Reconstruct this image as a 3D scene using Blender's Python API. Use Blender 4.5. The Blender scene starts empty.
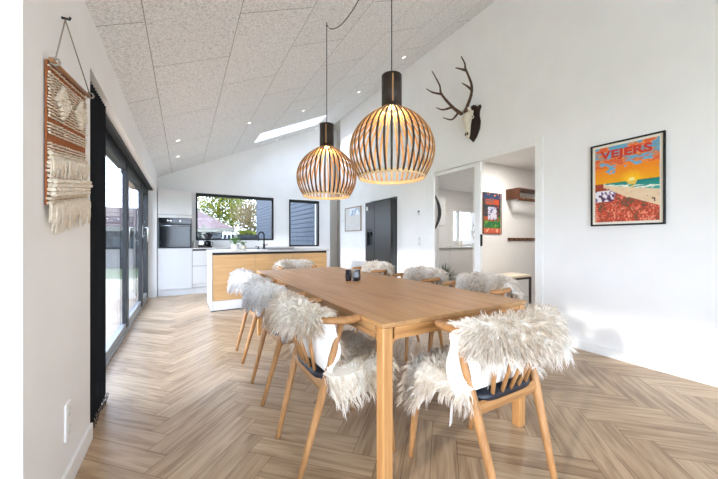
import bpy, bmesh, math, random
import numpy as np
from mathutils import Vector, Matrix
random.seed(7)
rng = np.random.default_rng(7)
SC = bpy.context.scene
COL = SC.collection

# ------------------------------------------------------------------ camera
F_PX = 305.0
CAM_H = 1.10
YAW = math.atan2(175, F_PX)
cd = bpy.data.cameras.new('camera')
cam = bpy.data.objects.new('camera', cd)
COL.objects.link(cam)
cd.sensor_fit = 'HORIZONTAL'
cd.sensor_width = 36
cd.lens = 36 * F_PX / 718
cd.clip_start = 0.02
cd.clip_end = 300
cam.location = (0, 0, CAM_H)
cam.rotation_euler = (math.pi / 2, 0, -YAW)
SC.camera = cam

# ------------------------------------------------------------------ world, sun, added window lamps, exposure
SC.view_settings.view_transform = 'Standard'
SC.view_settings.look = 'None'
SC.view_settings.gamma = 1
SC.view_settings.use_curve_mapping = False
SC.view_settings.exposure = 0.13
w = bpy.data.worlds.new('world')
SC.world = w
w.use_nodes = True
nt = w.node_tree
# a thin bright overcast: white at the horizon, pale blue overhead
wtc = nt.nodes.new('ShaderNodeTexCoord')
wsx = nt.nodes.new('ShaderNodeSeparateXYZ')
nt.links.new(wtc.outputs['Generated'], wsx.inputs[0])
wrp = nt.nodes.new('ShaderNodeValToRGB')
wrp.color_ramp.elements[0].position = 0.0
wrp.color_ramp.elements[0].color = (0.81, 0.93, 1.13, 1)
wrp.color_ramp.elements[1].position = 0.8
wrp.color_ramp.elements[1].color = (0.57, 0.76, 1.09, 1)
nt.links.new(wsx.outputs['Z'], wrp.inputs[0])
bg = nt.nodes['Background']
nt.links.new(wrp.outputs[0], bg.inputs[0])
bg.inputs[1].default_value = 8.0


def light(name, kind, loc, direction, energy, color=(1, 1, 1), **kw):
    ld = bpy.data.lights.new(name, kind)
    ld.energy = energy
    ld.color = color
    for k, v in kw.items():
        setattr(ld, k, v)
    o = bpy.data.objects.new(name, ld)
    COL.objects.link(o)
    o.location = loc
    if direction is not None:
        o.rotation_euler = Vector(direction).to_track_quat('-Z', 'Y').to_euler()
    return o


SUN_DIR = (1, 0.25, -0.262)
light('sun', 'SUN', (-6, -2, 4), SUN_DIR, 2.8, (1, 0.97, 0.92), angle=math.radians(2.5))
# added lamps strengthen the window daylight behind the camera; rear one aims at ceiling
light('rear_window_fill', 'AREA', (0.2, -3.25, 1.35), (0, 1, 0.22), 135, (0.73, 0.865, 1.02),
      shape='RECTANGLE', size=3.2, size_y=2.1)
light('side_window_fill', 'AREA', (-3.6, -0.6, 1.2), (1, 0.1, 0), 6, (0.73, 0.865, 1.02),
      shape='RECTANGLE', size=1.8, size_y=2.0)

SC.cycles.diffuse_bounces = 8
SC.cycles.max_bounces = 14
SC.cycles.transparent_max_bounces = 24

# ------------------------------------------------------------------ helpers: materials


def lin(c):
    return tuple(((x / 255) / 12.92 if x / 255 <= 0.04045 else ((x / 255 + 0.055) / 1.055) ** 2.4) for x in c)


def mat(name, rgb, rough=0.6, metal=0.0, noise=0.0, nscale=20, bump=0.0, bscale=200, spec=0.5, emit=0, stretch=None):
    m = bpy.data.materials.new(name)
    m.use_nodes = True
    t = m.node_tree
    b = t.nodes['Principled BSDF']
    c = lin(rgb)
    b.inputs['Base Color'].default_value = (*c, 1)
    b.inputs['Roughness'].default_value = rough
    b.inputs['Metallic'].default_value = metal
    b.inputs['Specular IOR Level'].default_value = spec
    tc = t.nodes.new('ShaderNodeTexCoord')
    mp = t.nodes.new('ShaderNodeMapping')
    t.links.new(tc.outputs['Object'], mp.inputs['Vector'])
    if stretch:
        mp.inputs['Scale'].default_value = stretch
    n = t.nodes.new('ShaderNodeTexNoise')
    n.inputs['Scale'].default_value = nscale
    n.inputs['Detail'].default_value = 4
    t.links.new(mp.outputs[0], n.inputs['Vector'])
    r = t.nodes.new('ShaderNodeValToRGB')
    k = max(noise, 0.02)
    r.color_ramp.elements[0].color = (*[x * (1 - k) for x in c], 1)
    r.color_ramp.elements[1].color = (*[min(1, x * (1 + k)) for x in c], 1)
    r.color_ramp.elements[0].position = 0.3
    r.color_ramp.elements[1].position = 0.7
    t.links.new(n.outputs['Fac'], r.inputs[0])
    t.links.new(r.outputs[0], b.inputs['Base Color'])
    if bump:
        n2 = t.nodes.new('ShaderNodeTexNoise')
        n2.inputs['Scale'].default_value = bscale
        n2.inputs['Detail'].default_value = 3
        t.links.new(mp.outputs[0], n2.inputs['Vector'])
        bp = t.nodes.new('ShaderNodeBump')
        bp.inputs['Strength'].default_value = bump
        bp.inputs['Distance'].default_value = 0.01
        t.links.new(n2.outputs['Fac'], bp.inputs['Height'])
        t.links.new(bp.outputs[0], b.inputs['Normal'])
    if emit:
        b.inputs['Emission Color'].default_value = (*c, 1)
        b.inputs['Emission Strength'].default_value = emit
    return m


def wood(name, light_c, dark_c, axis='Y', rough=0.45, scale=1.0, spec=0.4, contrast=1.0):
    """straight oak grain running along one object axis"""
    m = bpy.data.materials.new(name)
    m.use_nodes = True
    t = m.node_tree
    b = t.nodes['Principled BSDF']
    b.inputs['Roughness'].default_value = rough
    b.inputs['Specular IOR Level'].default_value = spec
    tc = t.nodes.new('ShaderNodeTexCoord')
    mp = t.nodes.new('ShaderNodeMapping')
    t.links.new(tc.outputs['Object'], mp.inputs['Vector'])
    s = [14 * scale] * 3
    s['XYZ'.index(axis)] = 0.9 * scale
    mp.inputs['Scale'].default_value = s
    n = t.nodes.new('ShaderNodeTexNoise')
    n.inputs['Scale'].default_value = 2.0
    n.inputs['Detail'].default_value = 6
    n.inputs['Roughness'].default_value = 0.6
    t.links.new(mp.outputs[0], n.inputs['Vector'])
    mp2 = t.nodes.new('ShaderNodeMapping')
    t.links.new(tc.outputs['Object'], mp2.inputs['Vector'])
    s2 = [120 * scale] * 3
    s2['XYZ'.index(axis)] = 3 * scale
    mp2.inputs['Scale'].default_value = s2
    n2 = t.nodes.new('ShaderNodeTexNoise')
    n2.inputs['Scale'].default_value = 1.5
    n2.inputs['Detail'].default_value = 2
    t.links.new(mp2.outputs[0], n2.inputs['Vector'])
    ad = t.nodes.new('ShaderNodeMath')
    ad.operation = 'MULTIPLY_ADD'
    ad.inputs[1].default_value = 0.35
    t.links.new(n2.outputs['Fac'], ad.inputs[0])
    t.links.new(n.outputs['Fac'], ad.inputs[2])
    r = t.nodes.new('ShaderNodeValToRGB')
    r.color_ramp.elements[0].color = (*lin(dark_c), 1)
    r.color_ramp.elements[1].color = (*lin(light_c), 1)
    r.color_ramp.elements[0].position = 0.675 - 0.22 / contrast
    r.color_ramp.elements[1].position = 0.675 + 0.18 / contrast
    t.links.new(ad.outputs[0], r.inputs[0])
    t.links.new(r.outputs[0], b.inputs['Base Color'])
    bp = t.nodes.new('ShaderNodeBump')
    bp.inputs['Strength'].default_value = 0.08
    bp.inputs['Distance'].default_value = 0.004
    t.links.new(n2.outputs['Fac'], bp.inputs['Height'])
    t.links.new(bp.outputs[0], b.inputs['Normal'])
    return m


def glass(name, tint=(1, 1, 1), f0=0.04):
    m = bpy.data.materials.new(name)
    m.use_nodes = True
    t = m.node_tree
    t.nodes.remove(t.nodes['Principled BSDF'])
    out = t.nodes['Material Output']
    ge = t.nodes.new('ShaderNodeNewGeometry')
    dt = t.nodes.new('ShaderNodeVectorMath')
    dt.operation = 'DOT_PRODUCT'
    t.links.new(ge.outputs['Normal'], dt.inputs[0])
    t.links.new(ge.outputs['Incoming'], dt.inputs[1])

    def mm(op, a_, b_):
        nd = t.nodes.new('ShaderNodeMath')
        nd.operation = op
        for i_, v_ in enumerate((a_, b_)):
            if isinstance(v_, (int, float)):
                nd.inputs[i_].default_value = v_
            elif v_ is not None:
                t.links.new(v_, nd.inputs[i_])
        return nd.outputs[0]
    ab = mm('ABSOLUTE', dt.outputs['Value'], None)
    po = mm('POWER', mm('SUBTRACT', 1.0, ab), 5.0)
    fr = mm('ADD', mm('MULTIPLY', po, 0.95), f0)
    tr = t.nodes.new('ShaderNodeBsdfTransparent')
    tr.inputs[0].default_value = (*tint, 1)
    gl = t.nodes.new('ShaderNodeBsdfGlossy')
    gl.inputs['Roughness'].default_value = 0.0
    mx = t.nodes.new('ShaderNodeMixShader')
    t.links.new(fr, mx.inputs[0])
    t.links.new(tr.outputs[0], mx.inputs[1])
    t.links.new(gl.outputs[0], mx.inputs[2])
    t.links.new(mx.outputs[0], out.inputs[0])
    return m


def attr_mat(name, rough=0.9, attr='Col', transl=0.0, spec=0.2, grain=0.0):
    m = bpy.data.materials.new(name)
    m.use_nodes = True
    t = m.node_tree
    b = t.nodes['Principled BSDF']
    b.inputs['Roughness'].default_value = rough
    b.inputs['Specular IOR Level'].default_value = spec
    a = t.nodes.new('ShaderNodeAttribute')
    a.attribute_name = attr
    src = a.outputs['Color']
    if grain:
        tc = t.nodes.new('ShaderNodeTexCoord')
        n = t.nodes.new('ShaderNodeTexNoise')
        n.inputs['Scale'].default_value = 60
        n.inputs['Detail'].default_value = 5
        t.links.new(tc.outputs['Object'], n.inputs['Vector'])
        mx = t.nodes.new('ShaderNodeMix')
        mx.data_type = 'RGBA'
        mx.blend_type = 'OVERLAY'
        mx.inputs['Factor'].default_value = grain
        t.links.new(src, mx.inputs['A'])
        t.links.new(n.outputs['Color'], mx.inputs['B'])
        src = mx.outputs['Result']
    t.links.new(src, b.inputs['Base Color'])
    if transl:
        tl = t.nodes.new('ShaderNodeBsdfTranslucent')
        t.links.new(src, tl.inputs[0])
        ms = t.nodes.new('ShaderNodeMixShader')
        ms.inputs[0].default_value = transl
        t.links.new(b.outputs[0], ms.inputs[1])
        t.links.new(tl.outputs[0], ms.inputs[2])
        t.links.new(ms.outputs[0], t.nodes['Material Output'].inputs[0])
    return m


# ------------------------------------------------------------------ helpers: geometry
class MB:
    """collects shapes, links them as ONE mesh object"""

    def __init__(self):
        self.bm = bmesh.new()
        self.mi = 0

    def _tag(self, faces, smooth=False):
        for f in faces:
            f.material_index = self.mi
            f.smooth = smooth

    def box(self, x0, x1, y0, y1, z0, z1, bevel=0.0, M=None, seg=2):
        r = bmesh.ops.create_cube(self.bm, size=1)
        vs = r['verts']
        S = Matrix.Translation(((x0 + x1) / 2, (y0 + y1) / 2, (z0 + z1) / 2)) @ Matrix.Diagonal(
            (abs(x1 - x0), abs(y1 - y0), abs(z1 - z0), 1))
        if M is not None:
            S = M @ S
        bmesh.ops.transform(self.bm, matrix=S, verts=vs)
        fs = set(f for v in vs for f in v.link_faces)
        self._tag(fs)
        if bevel > 0:
            es = list(set(e for v in vs for e in v.link_edges))
            rr = bmesh.ops.bevel(self.bm, geom=es, offset=bevel, segments=seg, affect='EDGES', profile=0.5)
            self._tag(rr['faces'], True)
        return self

    def poly(self, pts, flip=False):
        vs = [self.bm.verts.new(p) for p in pts]
        if flip:
            vs.reverse()
        f = self.bm.faces.new(vs)
        f.material_index = self.mi
        return f

    def prism(self, pts, d):
        """closed polygon pts extruded by vector d"""
        d = Vector(d)
        a = [self.bm.verts.new(p) for p in pts]
        b = [self.bm.verts.new(Vector(p) + d) for p in pts]
        fs = [self.bm.faces.new(a[::-1]), self.bm.faces.new(b)]
        n = len(pts)
        for i in range(n):
            fs.append(self.bm.faces.new((a[i], a[(i + 1) % n], b[(i + 1) % n], b[i])))
        self._tag(fs)
        return self

    def tube(self, pts, rad, n=10, caps=True, flat=None, up=None, smooth=True):
        """round tube along pts; rad a number or one per point; flat=(a,b) scales side/up"""
        pts = [Vector(p) for p in pts]
        if not hasattr(rad, '__len__'):
            rad = [rad] * len(pts)
        rings = []
        prev = None
        for i, p in enumerate(pts):
            if i == 0:
                t = pts[1] - p
            elif i == len(pts) - 1:
                t = p - pts[i - 1]
            else:
                t = (pts[i + 1] - pts[i - 1])
            t.normalize()
            if up is not None:
                s = t.cross(Vector(up))
                if s.length < 1e-4:
                    s = t.orthogonal()
            elif prev is None:
                s = t.orthogonal()
            else:
                s = prev - t * prev.dot(t)
            s.normalize()
            prev = s
            u = s.cross(t).normalized()
            fa, fb = flat if flat else (1, 1)
            ring = []
            for k in range(n):
                a = 2 * math.pi * k / n
                ring.append(self.bm.verts.new(p + (s * math.cos(a) * fa + u * math.sin(a) * fb) * rad[i]))
            rings.append(ring)
        fs = []
        for i in range(len(rings) - 1):
            for k in range(n):
                fs.append(self.bm.faces.new((rings[i][k], rings[i][(k + 1) % n], rings[i + 1][(k + 1) % n], rings[i + 1][k])))
        self._tag(fs, smooth)
        if caps:
            self._tag([self.bm.faces.new(rings[0][::-1]), self.bm.faces.new(rings[-1])])
        return self

    def lathe(self, prof, n=24, c=(0, 0, 0), smooth=True):
        """prof = [(r, z)]"""
        rings = []
        for r, z in prof:
            if r < 1e-5:
                rings.append([self.bm.verts.new((c[0], c[1], c[2] + z))])
            else:
                rings.append([self.bm.verts.new((c[0] + r * math.cos(2 * math.pi * k / n), c[1] + r * math.sin(2 * math.pi * k / n), c[2] + z)) for k in range(n)])
        fs = []
        for a, b in zip(rings[:-1], rings[1:]):
            for k in range(n):
                k2 = (k + 1) % n
                if len(a) == 1 and len(b) == 1:
                    continue
                if len(a) == 1:
                    fs.append(self.bm.faces.new((a[0], b[k2], b[k])))
                elif len(b) == 1:
                    fs.append(self.bm.faces.new((a[k], a[k2], b[0])))
                else:
                    fs.append(self.bm.faces.new((a[k], a[k2], b[k2], b[k])))
        self._tag(fs, smooth)
        return self

    def ball(self, c, r, sub=2, scale=(1, 1, 1)):
        rr = bmesh.ops.create_icosphere(self.bm, subdivisions=sub, radius=1)
        bmesh.ops.transform(self.bm, matrix=Matrix.Translation(c) @ Matrix.Diagonal((r * scale[0], r * scale[1], r * scale[2], 1)), verts=rr['verts'])
        self._tag(set(f for v in rr['verts'] for f in v.link_faces), True)
        return self

    def build(self, name, mats, parent=None, loc=None, recalc=True):
        if recalc:
            bmesh.ops.recalc_face_normals(self.bm, faces=self.bm.faces)
        me = bpy.data.meshes.new(name)
        self.bm.to_mesh(me)
        self.bm.free()
        return link(name, me, mats, parent, loc)


def link(name, me, mats, parent=None, loc=None):
    o = bpy.data.objects.new(name, me)
    COL.objects.link(o)
    if not isinstance(mats, (list, tuple)):
        mats = [mats]
    for m in mats:
        me.materials.append(m)
    if parent is not None:
        o.parent = parent
    if loc is not None:
        o.location = loc
    return o


def tag(o, label, cat, group=None, kind=None):
    o['label'] = label
    o['category'] = cat
    if group:
        o['group'] = group
    if kind:
        o['kind'] = kind
    return o


def struct(o):
    o['kind'] = 'structure'
    return o


def root(name, loc=(0, 0, 0), rz=0.0):
    o = bpy.data.objects.new(name, None)
    COL.objects.link(o)
    o.empty_display_size = 0.1
    o.location = loc
    o.rotation_euler = (0, 0, rz)
    return o


def copy_tree(o, parent=None):
    c = o.copy()
    COL.objects.link(c)
    if parent is not None:
        c.parent = parent
    for ch in list(o.children):
        copy_tree(ch, c)
    return c


def rects_with_holes(u0, u1, v0, v1, holes):
    us = sorted(set([u0, u1] + [h[0] for h in holes] + [h[1] for h in holes]))
    vs = sorted(set([v0, v1] + [h[2] for h in holes] + [h[3] for h in holes]))
    us = [u for u in us if u0 <= u <= u1]
    vs = [v for v in vs if v0 <= v <= v1]
    out = []
    for i in range(len(us) - 1):
        run = None
        for j in range(len(vs) - 1):
            cu, cv = (us[i] + us[i + 1]) / 2, (vs[j] + vs[j + 1]) / 2
            inside = any(h[0] < cu < h[1] and h[2] < cv < h[3] for h in holes)
            if inside:
                if run:
                    out.append(run)
                run = None
            else:
                run = (us[i], us[i + 1], run[2] if run else vs[j], vs[j + 1])
        if run:
            out.append(run)
    return out


def np_mesh(name, V, Fq, cols=None, smooth=False):
    me = bpy.data.meshes.new(name)
    V = np.asarray(V, dtype=np.float32)
    Fq = np.asarray(Fq, dtype=np.int32)
    me.vertices.add(len(V))
    me.vertices.foreach_set('co', V.ravel())
    k = Fq.shape[1]
    me.loops.add(Fq.size)
    me.loops.foreach_set('vertex_index', Fq.ravel())
    me.polygons.add(len(Fq))
    me.polygons.foreach_set('loop_start', np.arange(len(Fq), dtype=np.int32) * k)
    me.polygons.foreach_set('use_smooth', np.full(len(Fq), smooth))
    me.update(calc_edges=True)
    if cols is not None:
        a = me.color_attributes.new('Col', 'FLOAT_COLOR', 'POINT')
        c4 = np.ones((len(V), 4), dtype=np.float32)
        c4[:, :3] = cols
        a.data.foreach_set('color', c4.ravel())
    me.validate()
    return me


# ------------------------------------------------------------------ materials
M_wall = mat('white_wall_paint', (240, 239, 237), 0.85, noise=0.012, nscale=3, bump=0.03, bscale=350)
M_white = mat('white_lacquer', (224, 224, 223), 0.35, noise=0.01)
M_trim = mat('white_trim_paint', (238, 238, 235), 0.45, noise=0.01)
M_cab = mat('cabinet_white_matt', (208, 207, 205), 0.5, noise=0.012)
M_body = mat('carcass_gap_shade_grey', (138, 138, 136), 0.6)  # greyed to stand for the shade in the gaps between fronts
M_dark = mat('anthracite_frame', (34, 37, 41), 0.5, noise=0.05)
M_black = mat('black_matt', (18, 18, 20), 0.55, noise=0.08)
M_blackfab = mat('black_blind_fabric', (12, 12, 14), 0.9, noise=0.1)
M_alu = mat('aluminium_sill', (150, 152, 152), 0.35, metal=0.6, noise=0.04)
M_chrome = mat('brushed_steel', (200, 202, 204), 0.25, metal=0.9, noise=0.03)
M_glass = glass('window_glass')
M_glass_ar = glass('coated_window_glass', f0=0.006)
M_darkglass = mat('black_oven_glass', (10, 14, 20), 0.1, noise=0.05, spec=0.35)
M_ovensteel = mat('dark_oven_steel', (34, 37, 42), 0.3, metal=0.7, noise=0.05)
M_fridge = mat('dark_brushed_fridge', (64, 63, 61), 0.35, metal=0.55, noise=0.06, nscale=4, stretch=(60, 60, 1))
M_stone = mat('grey_worktop_stone', (196, 194, 190), 0.4, noise=0.05, nscale=60)
M_oakfront = wood('oak_cabinet_front', (212, 172, 122), (192, 150, 100), 'X', 0.5, 0.7)
M_table = wood('oak_table', (184, 143, 98), (152, 111, 70), 'Y', 0.42, 1.0)
M_tableX = wood('oak_table_rail', (186, 138, 86), (154, 106, 60), 'X', 0.45, 1.0)
M_tableZ = wood('oak_table_leg', (190, 143, 90), (160, 112, 66), 'Z', 0.45, 1.0)
M_chairZ = wood('oak_chair', (184, 138, 90), (150, 104, 62), 'Z', 0.45, 1.3)
M_chairX = wood('oak_chair_rail', (180, 134, 86), (146, 100, 58), 'X', 0.45, 1.3)
M_leather = mat('black_seat_leather', (22, 27, 38), 0.42, noise=0.1, bump=0.15, bscale=250)
M_hide = mat('white_sheep_hide', (240, 238, 234), 0.7, noise=0.03, nscale=12, bump=0.1, bscale=60)
M_fleece = attr_mat('sheep_fleece', 0.85, transl=0.42)
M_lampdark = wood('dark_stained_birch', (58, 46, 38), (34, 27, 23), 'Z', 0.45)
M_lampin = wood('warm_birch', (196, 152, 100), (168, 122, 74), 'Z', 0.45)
M_ring = wood('pale_birch_ring', (232, 205, 160), (214, 180, 130), 'Z', 0.45)
M_walnut = wood('walnut', (104, 62, 38), (66, 38, 24), 'X', 0.45)
M_bone = mat('bone', (224, 214, 196), 0.7, noise=0.12, nscale=30, bump=0.2, bscale=60)
M_antler = mat('brown_antler', (82, 58, 40), 0.6, noise=0.3, nscale=25, bump=0.3, bscale=90)
M_plaque = mat('dark_plaque_wood', (46, 30, 24), 0.5, noise=0.2, nscale=12)
M_print = attr_mat('printed_paper', 0.55, spec=0.3, grain=0.25)
M_mat = mat('passepartout', (236, 228, 212), 0.8)
M_red = mat('poster_red_lettering', (206, 58, 38), 0.6)
M_rust = mat('rust_wool', (160, 92, 48), 0.95, noise=0.15, nscale=60, bump=0.4, bscale=300)
M_cream = mat('cream_wool', (226, 212, 192), 0.95, noise=0.12, nscale=60, bump=0.4, bscale=300)
M_rope = mat('grey_rope', (150, 140, 128), 0.9, noise=0.1)
M_plastic = mat('white_plastic', (238, 238, 236), 0.35)
M_leaf = mat('green_leaf', (92, 130, 60), 0.5, noise=0.25, nscale=30)
M_agave = mat('grey_green_leaf', (84, 96, 80), 0.6, noise=0.2, nscale=30)
M_ceramic = mat('white_ceramic', (232, 230, 224), 0.3)
M_tile = mat('utility_floor_tile', (176, 176, 174), 0.4, noise=0.04, nscale=4)
M_roof = mat('red_roof_tiles', (78, 52, 45), 0.8, noise=0.05, nscale=8)
M_fascia = mat('pale_fascia', (120, 116, 104), 0.7)
M_darkwall = mat('dark_timber_wall', (34, 38, 44), 0.8, noise=0.2)
M_soffit = wood('soffit_board', (190, 132, 88), (150, 98, 60), 'Y', 0.6)
M_clad = mat('blue_grey_cladding', (50, 57, 68), 0.75, noise=0.2, nscale=3, stretch=(1, 1, 12))
M_deck = wood('terrace_deck', (196, 180, 152), (160, 144, 116), 'Y', 0.7)
M_bark = mat('tree_bark', (120, 104, 84), 0.9, noise=0.2)
M_grass = mat('grass', (96, 106, 62), 0.95, noise=0.25, nscale=4)

# ------------------------------------------------------------------ the room shell
XL, XR = -0.45, 3.45
YB = 7.30          # back wall
YF = -3.0          # rear wall behind the camera
EAVE = 2.35
K = 1.8 / 3.9
RIDGE = EAVE + K * (XR - XL)
YC = 1.39          # outer corner of the left wall
XLL = -3.2         # far left wall of the wide part behind the camera


def ceil_z(x):
    return EAVE + K * (x - XL)


# herringbone floor: every plank a quad, tone per plank, grain from UV
def herringbone():
    wd, n = 0.13, 5
    gap = 0.0012
    ox = 0.11 - (n - 1) * wd / (2 * math.sqrt(2))
    ex = Vector((1, 1)) / math.sqrt(2) * wd
    ey = Vector((-1, 1)) / math.sqrt(2) * wd
    bm = bmesh.new()
    uvl = bm.loops.layers.uv.new('UVMap')
    cl = bm.loops.layers.float_color.new('Col')
    X0, X1, Y0, Y1 = XLL, XR, YF, YB + 0.45
    g = gap / wd

    def add(x0, x1, y0, y1, along_x):
        c = ex * ((x0 + x1) / 2) + ey * ((y0 + y1) / 2)
        cx, cy = c.x + ox, c.y
        if not (X0 - 0.5 < cx < X1 + 0.5 and Y0 - 0.5 < cy < Y1 + 0.5):
            return
        cs = [(x0 + g, y0 + g), (x1 - g, y0 + g), (x1 - g, y1 - g), (x0 + g, y1 - g)]
        vs = [bm.verts.new((ex.x * a + ey.x * b + ox, ex.y * a + ey.y * b, 0)) for a, b in cs]
        f = bm.faces.new(vs)
        if f.normal.z < 0:
            f.normal_flip()
        tone = random.random()
        warm = random.random()
        r1, r2 = random.random() * 50, random.random() * 50
        for lp in f.loops:
            i = vs.index(lp.vert)
            a, b = cs[i]
            u, v = (a, b) if along_x else (b, a)
            lp[uvl].uv = (u * wd + r1, v * wd + r2)
            lp[cl] = (tone, warm, 0, 1)

    R = 110
    for j in range(-R, R):
        for m in range(-12, 13):
            add(j + 2 * n * m, j + n + 2 * n * m, j, j + 1, True)
            add(j, j + 1, j - 2 * n + 1 + 2 * n * m, j - n + 1 + 2 * n * m, False)
    for co, no in [((X0, 0, 0), (-1, 0, 0)), ((X1 + 0.12, 0, 0), (1, 0, 0)), ((0, Y0, 0), (0, -1, 0)), ((0, Y1, 0), (0, 1, 0))]:
        bmesh.ops.bisect_plane(bm, geom=bm.verts[:] + bm.edges[:] + bm.faces[:], plane_co=co, plane_no=no, clear_outer=True)
    # slab below, 1.5 mm down, dark like the joints
    for f in bm.faces:
        f.material_index = 0
    b0 = bmesh.ops.create_cube(bm, size=1)
    bmesh.ops.transform(bm, matrix=Matrix.Translation(((X0 + X1 + .12) / 2, (Y0 + Y1) / 2, -0.0512)) @ Matrix.Diagonal((X1 + .12 - X0, Y1 - Y0, 0.1, 1)), verts=b0['verts'])
    for f in set(f for v in b0['verts'] for f in v.link_faces):
        f.material_index = 1
    me = bpy.data.meshes.new('floor')
    bm.to_mesh(me)
    bm.free()
    m = bpy.data.materials.new('herringbone_oak')
    m.use_nodes = True
    t = m.node_tree
    b = t.nodes['Principled BSDF']
    b.inputs['Roughness'].default_value = 0.33
    b.inputs['Specular IOR Level'].default_value = 0.5
    uv = t.nodes.new('ShaderNodeUVMap')
    mp = t.nodes.new('ShaderNodeMapping')
    mp.inputs['Scale'].default_value = (1.2, 14, 1)
    t.links.new(uv.outputs[0], mp.inputs[0])
    n1 = t.nodes.new('ShaderNodeTexNoise')
    n1.inputs['Scale'].default_value = 2.2
    n1.inputs['Detail'].default_value = 5
    n1.inputs['Distortion'].default_value = 0.8
    t.links.new(mp.outputs[0], n1.inputs['Vector'])
    mp2 = t.nodes.new('ShaderNodeMapping')
    mp2.inputs['Scale'].default_value = (4, 90, 1)
    t.links.new(uv.outputs[0], mp2.inputs[0])
    n2 = t.nodes.new('ShaderNodeTexNoise')
    n2.inputs['Scale'].default_value = 1.6
    n2.inputs['Detail'].default_value = 3
    t.links.new(mp2.outputs[0], n2.inputs['Vector'])
    at = t.nodes.new('ShaderNodeAttribute')
    at.attribute_name = 'Col'
    sp = t.nodes.new('ShaderNodeSeparateColor')
    t.links.new(at.outputs['Color'], sp.inputs[0])

    def math_(op, a, bb, c=None):
        nd = t.nodes.new('ShaderNodeMath')
        nd.operation = op
        for i, v in enumerate([a, bb, c]):
            if v is None:
                continue
            if isinstance(v, (int, float)):
                nd.inputs[i].default_value = v
            else:
                t.links.new(v, nd.inputs[i])
        return nd.outputs[0]
    v = math_('MULTIPLY_ADD', n2.outputs['Fac'], 0.35, n1.outputs['Fac'])
    v = math_('MULTIPLY_ADD', sp.outputs[0], 0.26, v)
    v = math_('ADD', v, -0.31)
    r = t.nodes.new('ShaderNodeValToRGB')
    e = r.color_ramp.elements
    e[0].position = 0.25
    e[0].color = (*lin((138, 109, 82)), 1)
    e[1].position = 0.8
    e[1].color = (*lin((200, 173, 142)), 1)
    e2 = e.new(0.5)
    e2.color = (*lin((176, 148, 117)), 1)
    t.links.new(v, r.inputs[0])
    t.links.new(r.outputs[0], b.inputs['Base Color'])
    bp = t.nodes.new('ShaderNodeBump')
    bp.inputs['Strength'].default_value = 0.06
    bp.inputs['Distance'].default_value = 0.003
    t.links.new(n2.outputs['Fac'], bp.inputs['Height'])
    t.links.new(bp.outputs[0], b.inputs['Normal'])
    return struct(link('floor', me, [m, mat('floor_joint', (104, 82, 62), 0.8)]))


herringbone()

# ceiling slab: local frame s along the slope, y along the room; skylight hole
ANG = math.atan(K)
COSA = math.cos(ANG)


def to_s(x):
    return (x - XL) / COSA


SKY = (to_s(1.27), to_s(2.72), 6.05, 6.74)
ceil_m = bpy.data.materials.new('wood_wool_panels')
ceil_m.use_nodes = True
t = ceil_m.node_tree
b = t.nodes['Principled BSDF']
b.inputs['Roughness'].default_value = 0.95
b.inputs['Specular IOR Level'].default_value = 0.1
tc = t.nodes.new('ShaderNodeTexCoord')
mp = t.nodes.new('ShaderNodeMapping')
mp.inputs['Rotation'].default_value = (0, 0, math.radians(90))
mp.inputs['Location'].default_value = (-2.32 + 1.17 * 8 + 1.17 * 0.5, 0, 0)
t.links.new(tc.outputs['Object'], mp.inputs[0])
sx = t.nodes.new('ShaderNodeSeparateXYZ')
t.links.new(tc.outputs['Object'], sx.inputs[0])
cb = t.nodes.new('ShaderNodeCombineXYZ')


def mnode(tr, op, a, bb):
    nd = tr.nodes.new('ShaderNodeMath')
    nd.operation = op
    for i, v in enumerate([a, bb]):
        if isinstance(v, (int, float)):
            nd.inputs[i].default_value = v
        else:
            tr.links.new(v, nd.inputs[i])
    return nd.outputs[0]


PS = 0.617
tr_ = t
t.links.new(mnode(t, 'ADD', sx.outputs['Y'], -2.32 + 1.165 * 6), cb.inputs[0])
t.links.new(mnode(t, 'ADD', sx.outputs['X'], -0.264 + PS * 6), cb.inputs[1])
br = t.nodes.new('ShaderNodeTexBrick')
br.offset = 0.5
br.offset_frequency = 2
br.squash = 1
br.inputs['Scale'].default_value = 1
br.inputs['Brick Width'].default_value = 1.165
br.inputs['Row Height'].default_value = PS
br.inputs['Mortar Size'].default_value = 0.0032
br.inputs['Mortar Smooth'].default_value = 0.3
br.inputs['Color1'].default_value = (0.97, 0.97, 0.97, 1)
br.inputs['Color2'].default_value = (1, 1, 1, 1)
br.inputs['Mortar'].default_value = (0.42, 0.41, 0.39, 1)
t.links.new(cb.outputs[0], br.inputs['Vector'])
n1 = t.nodes.new('ShaderNodeTexNoise')
n1.inputs['Scale'].default_value = 62
n1.inputs['Detail'].default_value = 4
n1.inputs['Roughness'].default_value = 0.65
n1.inputs['Distortion'].default_value = 1.2
t.links.new(tc.outputs['Object'], n1.inputs['Vector'])
rp = t.nodes.new('ShaderNodeValToRGB')
rp.color_ramp.elements[0].position = 0.36
rp.color_ramp.elements[0].color = (*lin((206, 205, 202)), 1)
rp.color_ramp.elements[1].position = 0.56
rp.color_ramp.elements[1].color = (*lin((248, 248, 247)), 1)
t.links.new(n1.outputs['Fac'], rp.inputs[0])
mx = t.nodes.new('ShaderNodeMix')
mx.data_type = 'RGBA'
mx.blend_type = 'MULTIPLY'
mx.inputs['Factor'].default_value = 1
t.links.new(rp.outputs[0], mx.inputs['A'])
t.links.new(br.outputs['Color'], mx.inputs['B'])
t.links.new(mx.outputs['Result'], b.inputs['Base Color'])
bp = t.nodes.new('ShaderNodeBump')
bp.inputs['Strength'].default_value = 0.5
bp.inputs['Distance'].default_value = 0.012
t.links.new(n1.outputs['Fac'], bp.inputs['Height'])
t.links.new(bp.outputs[0], b.inputs['Normal'])

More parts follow.
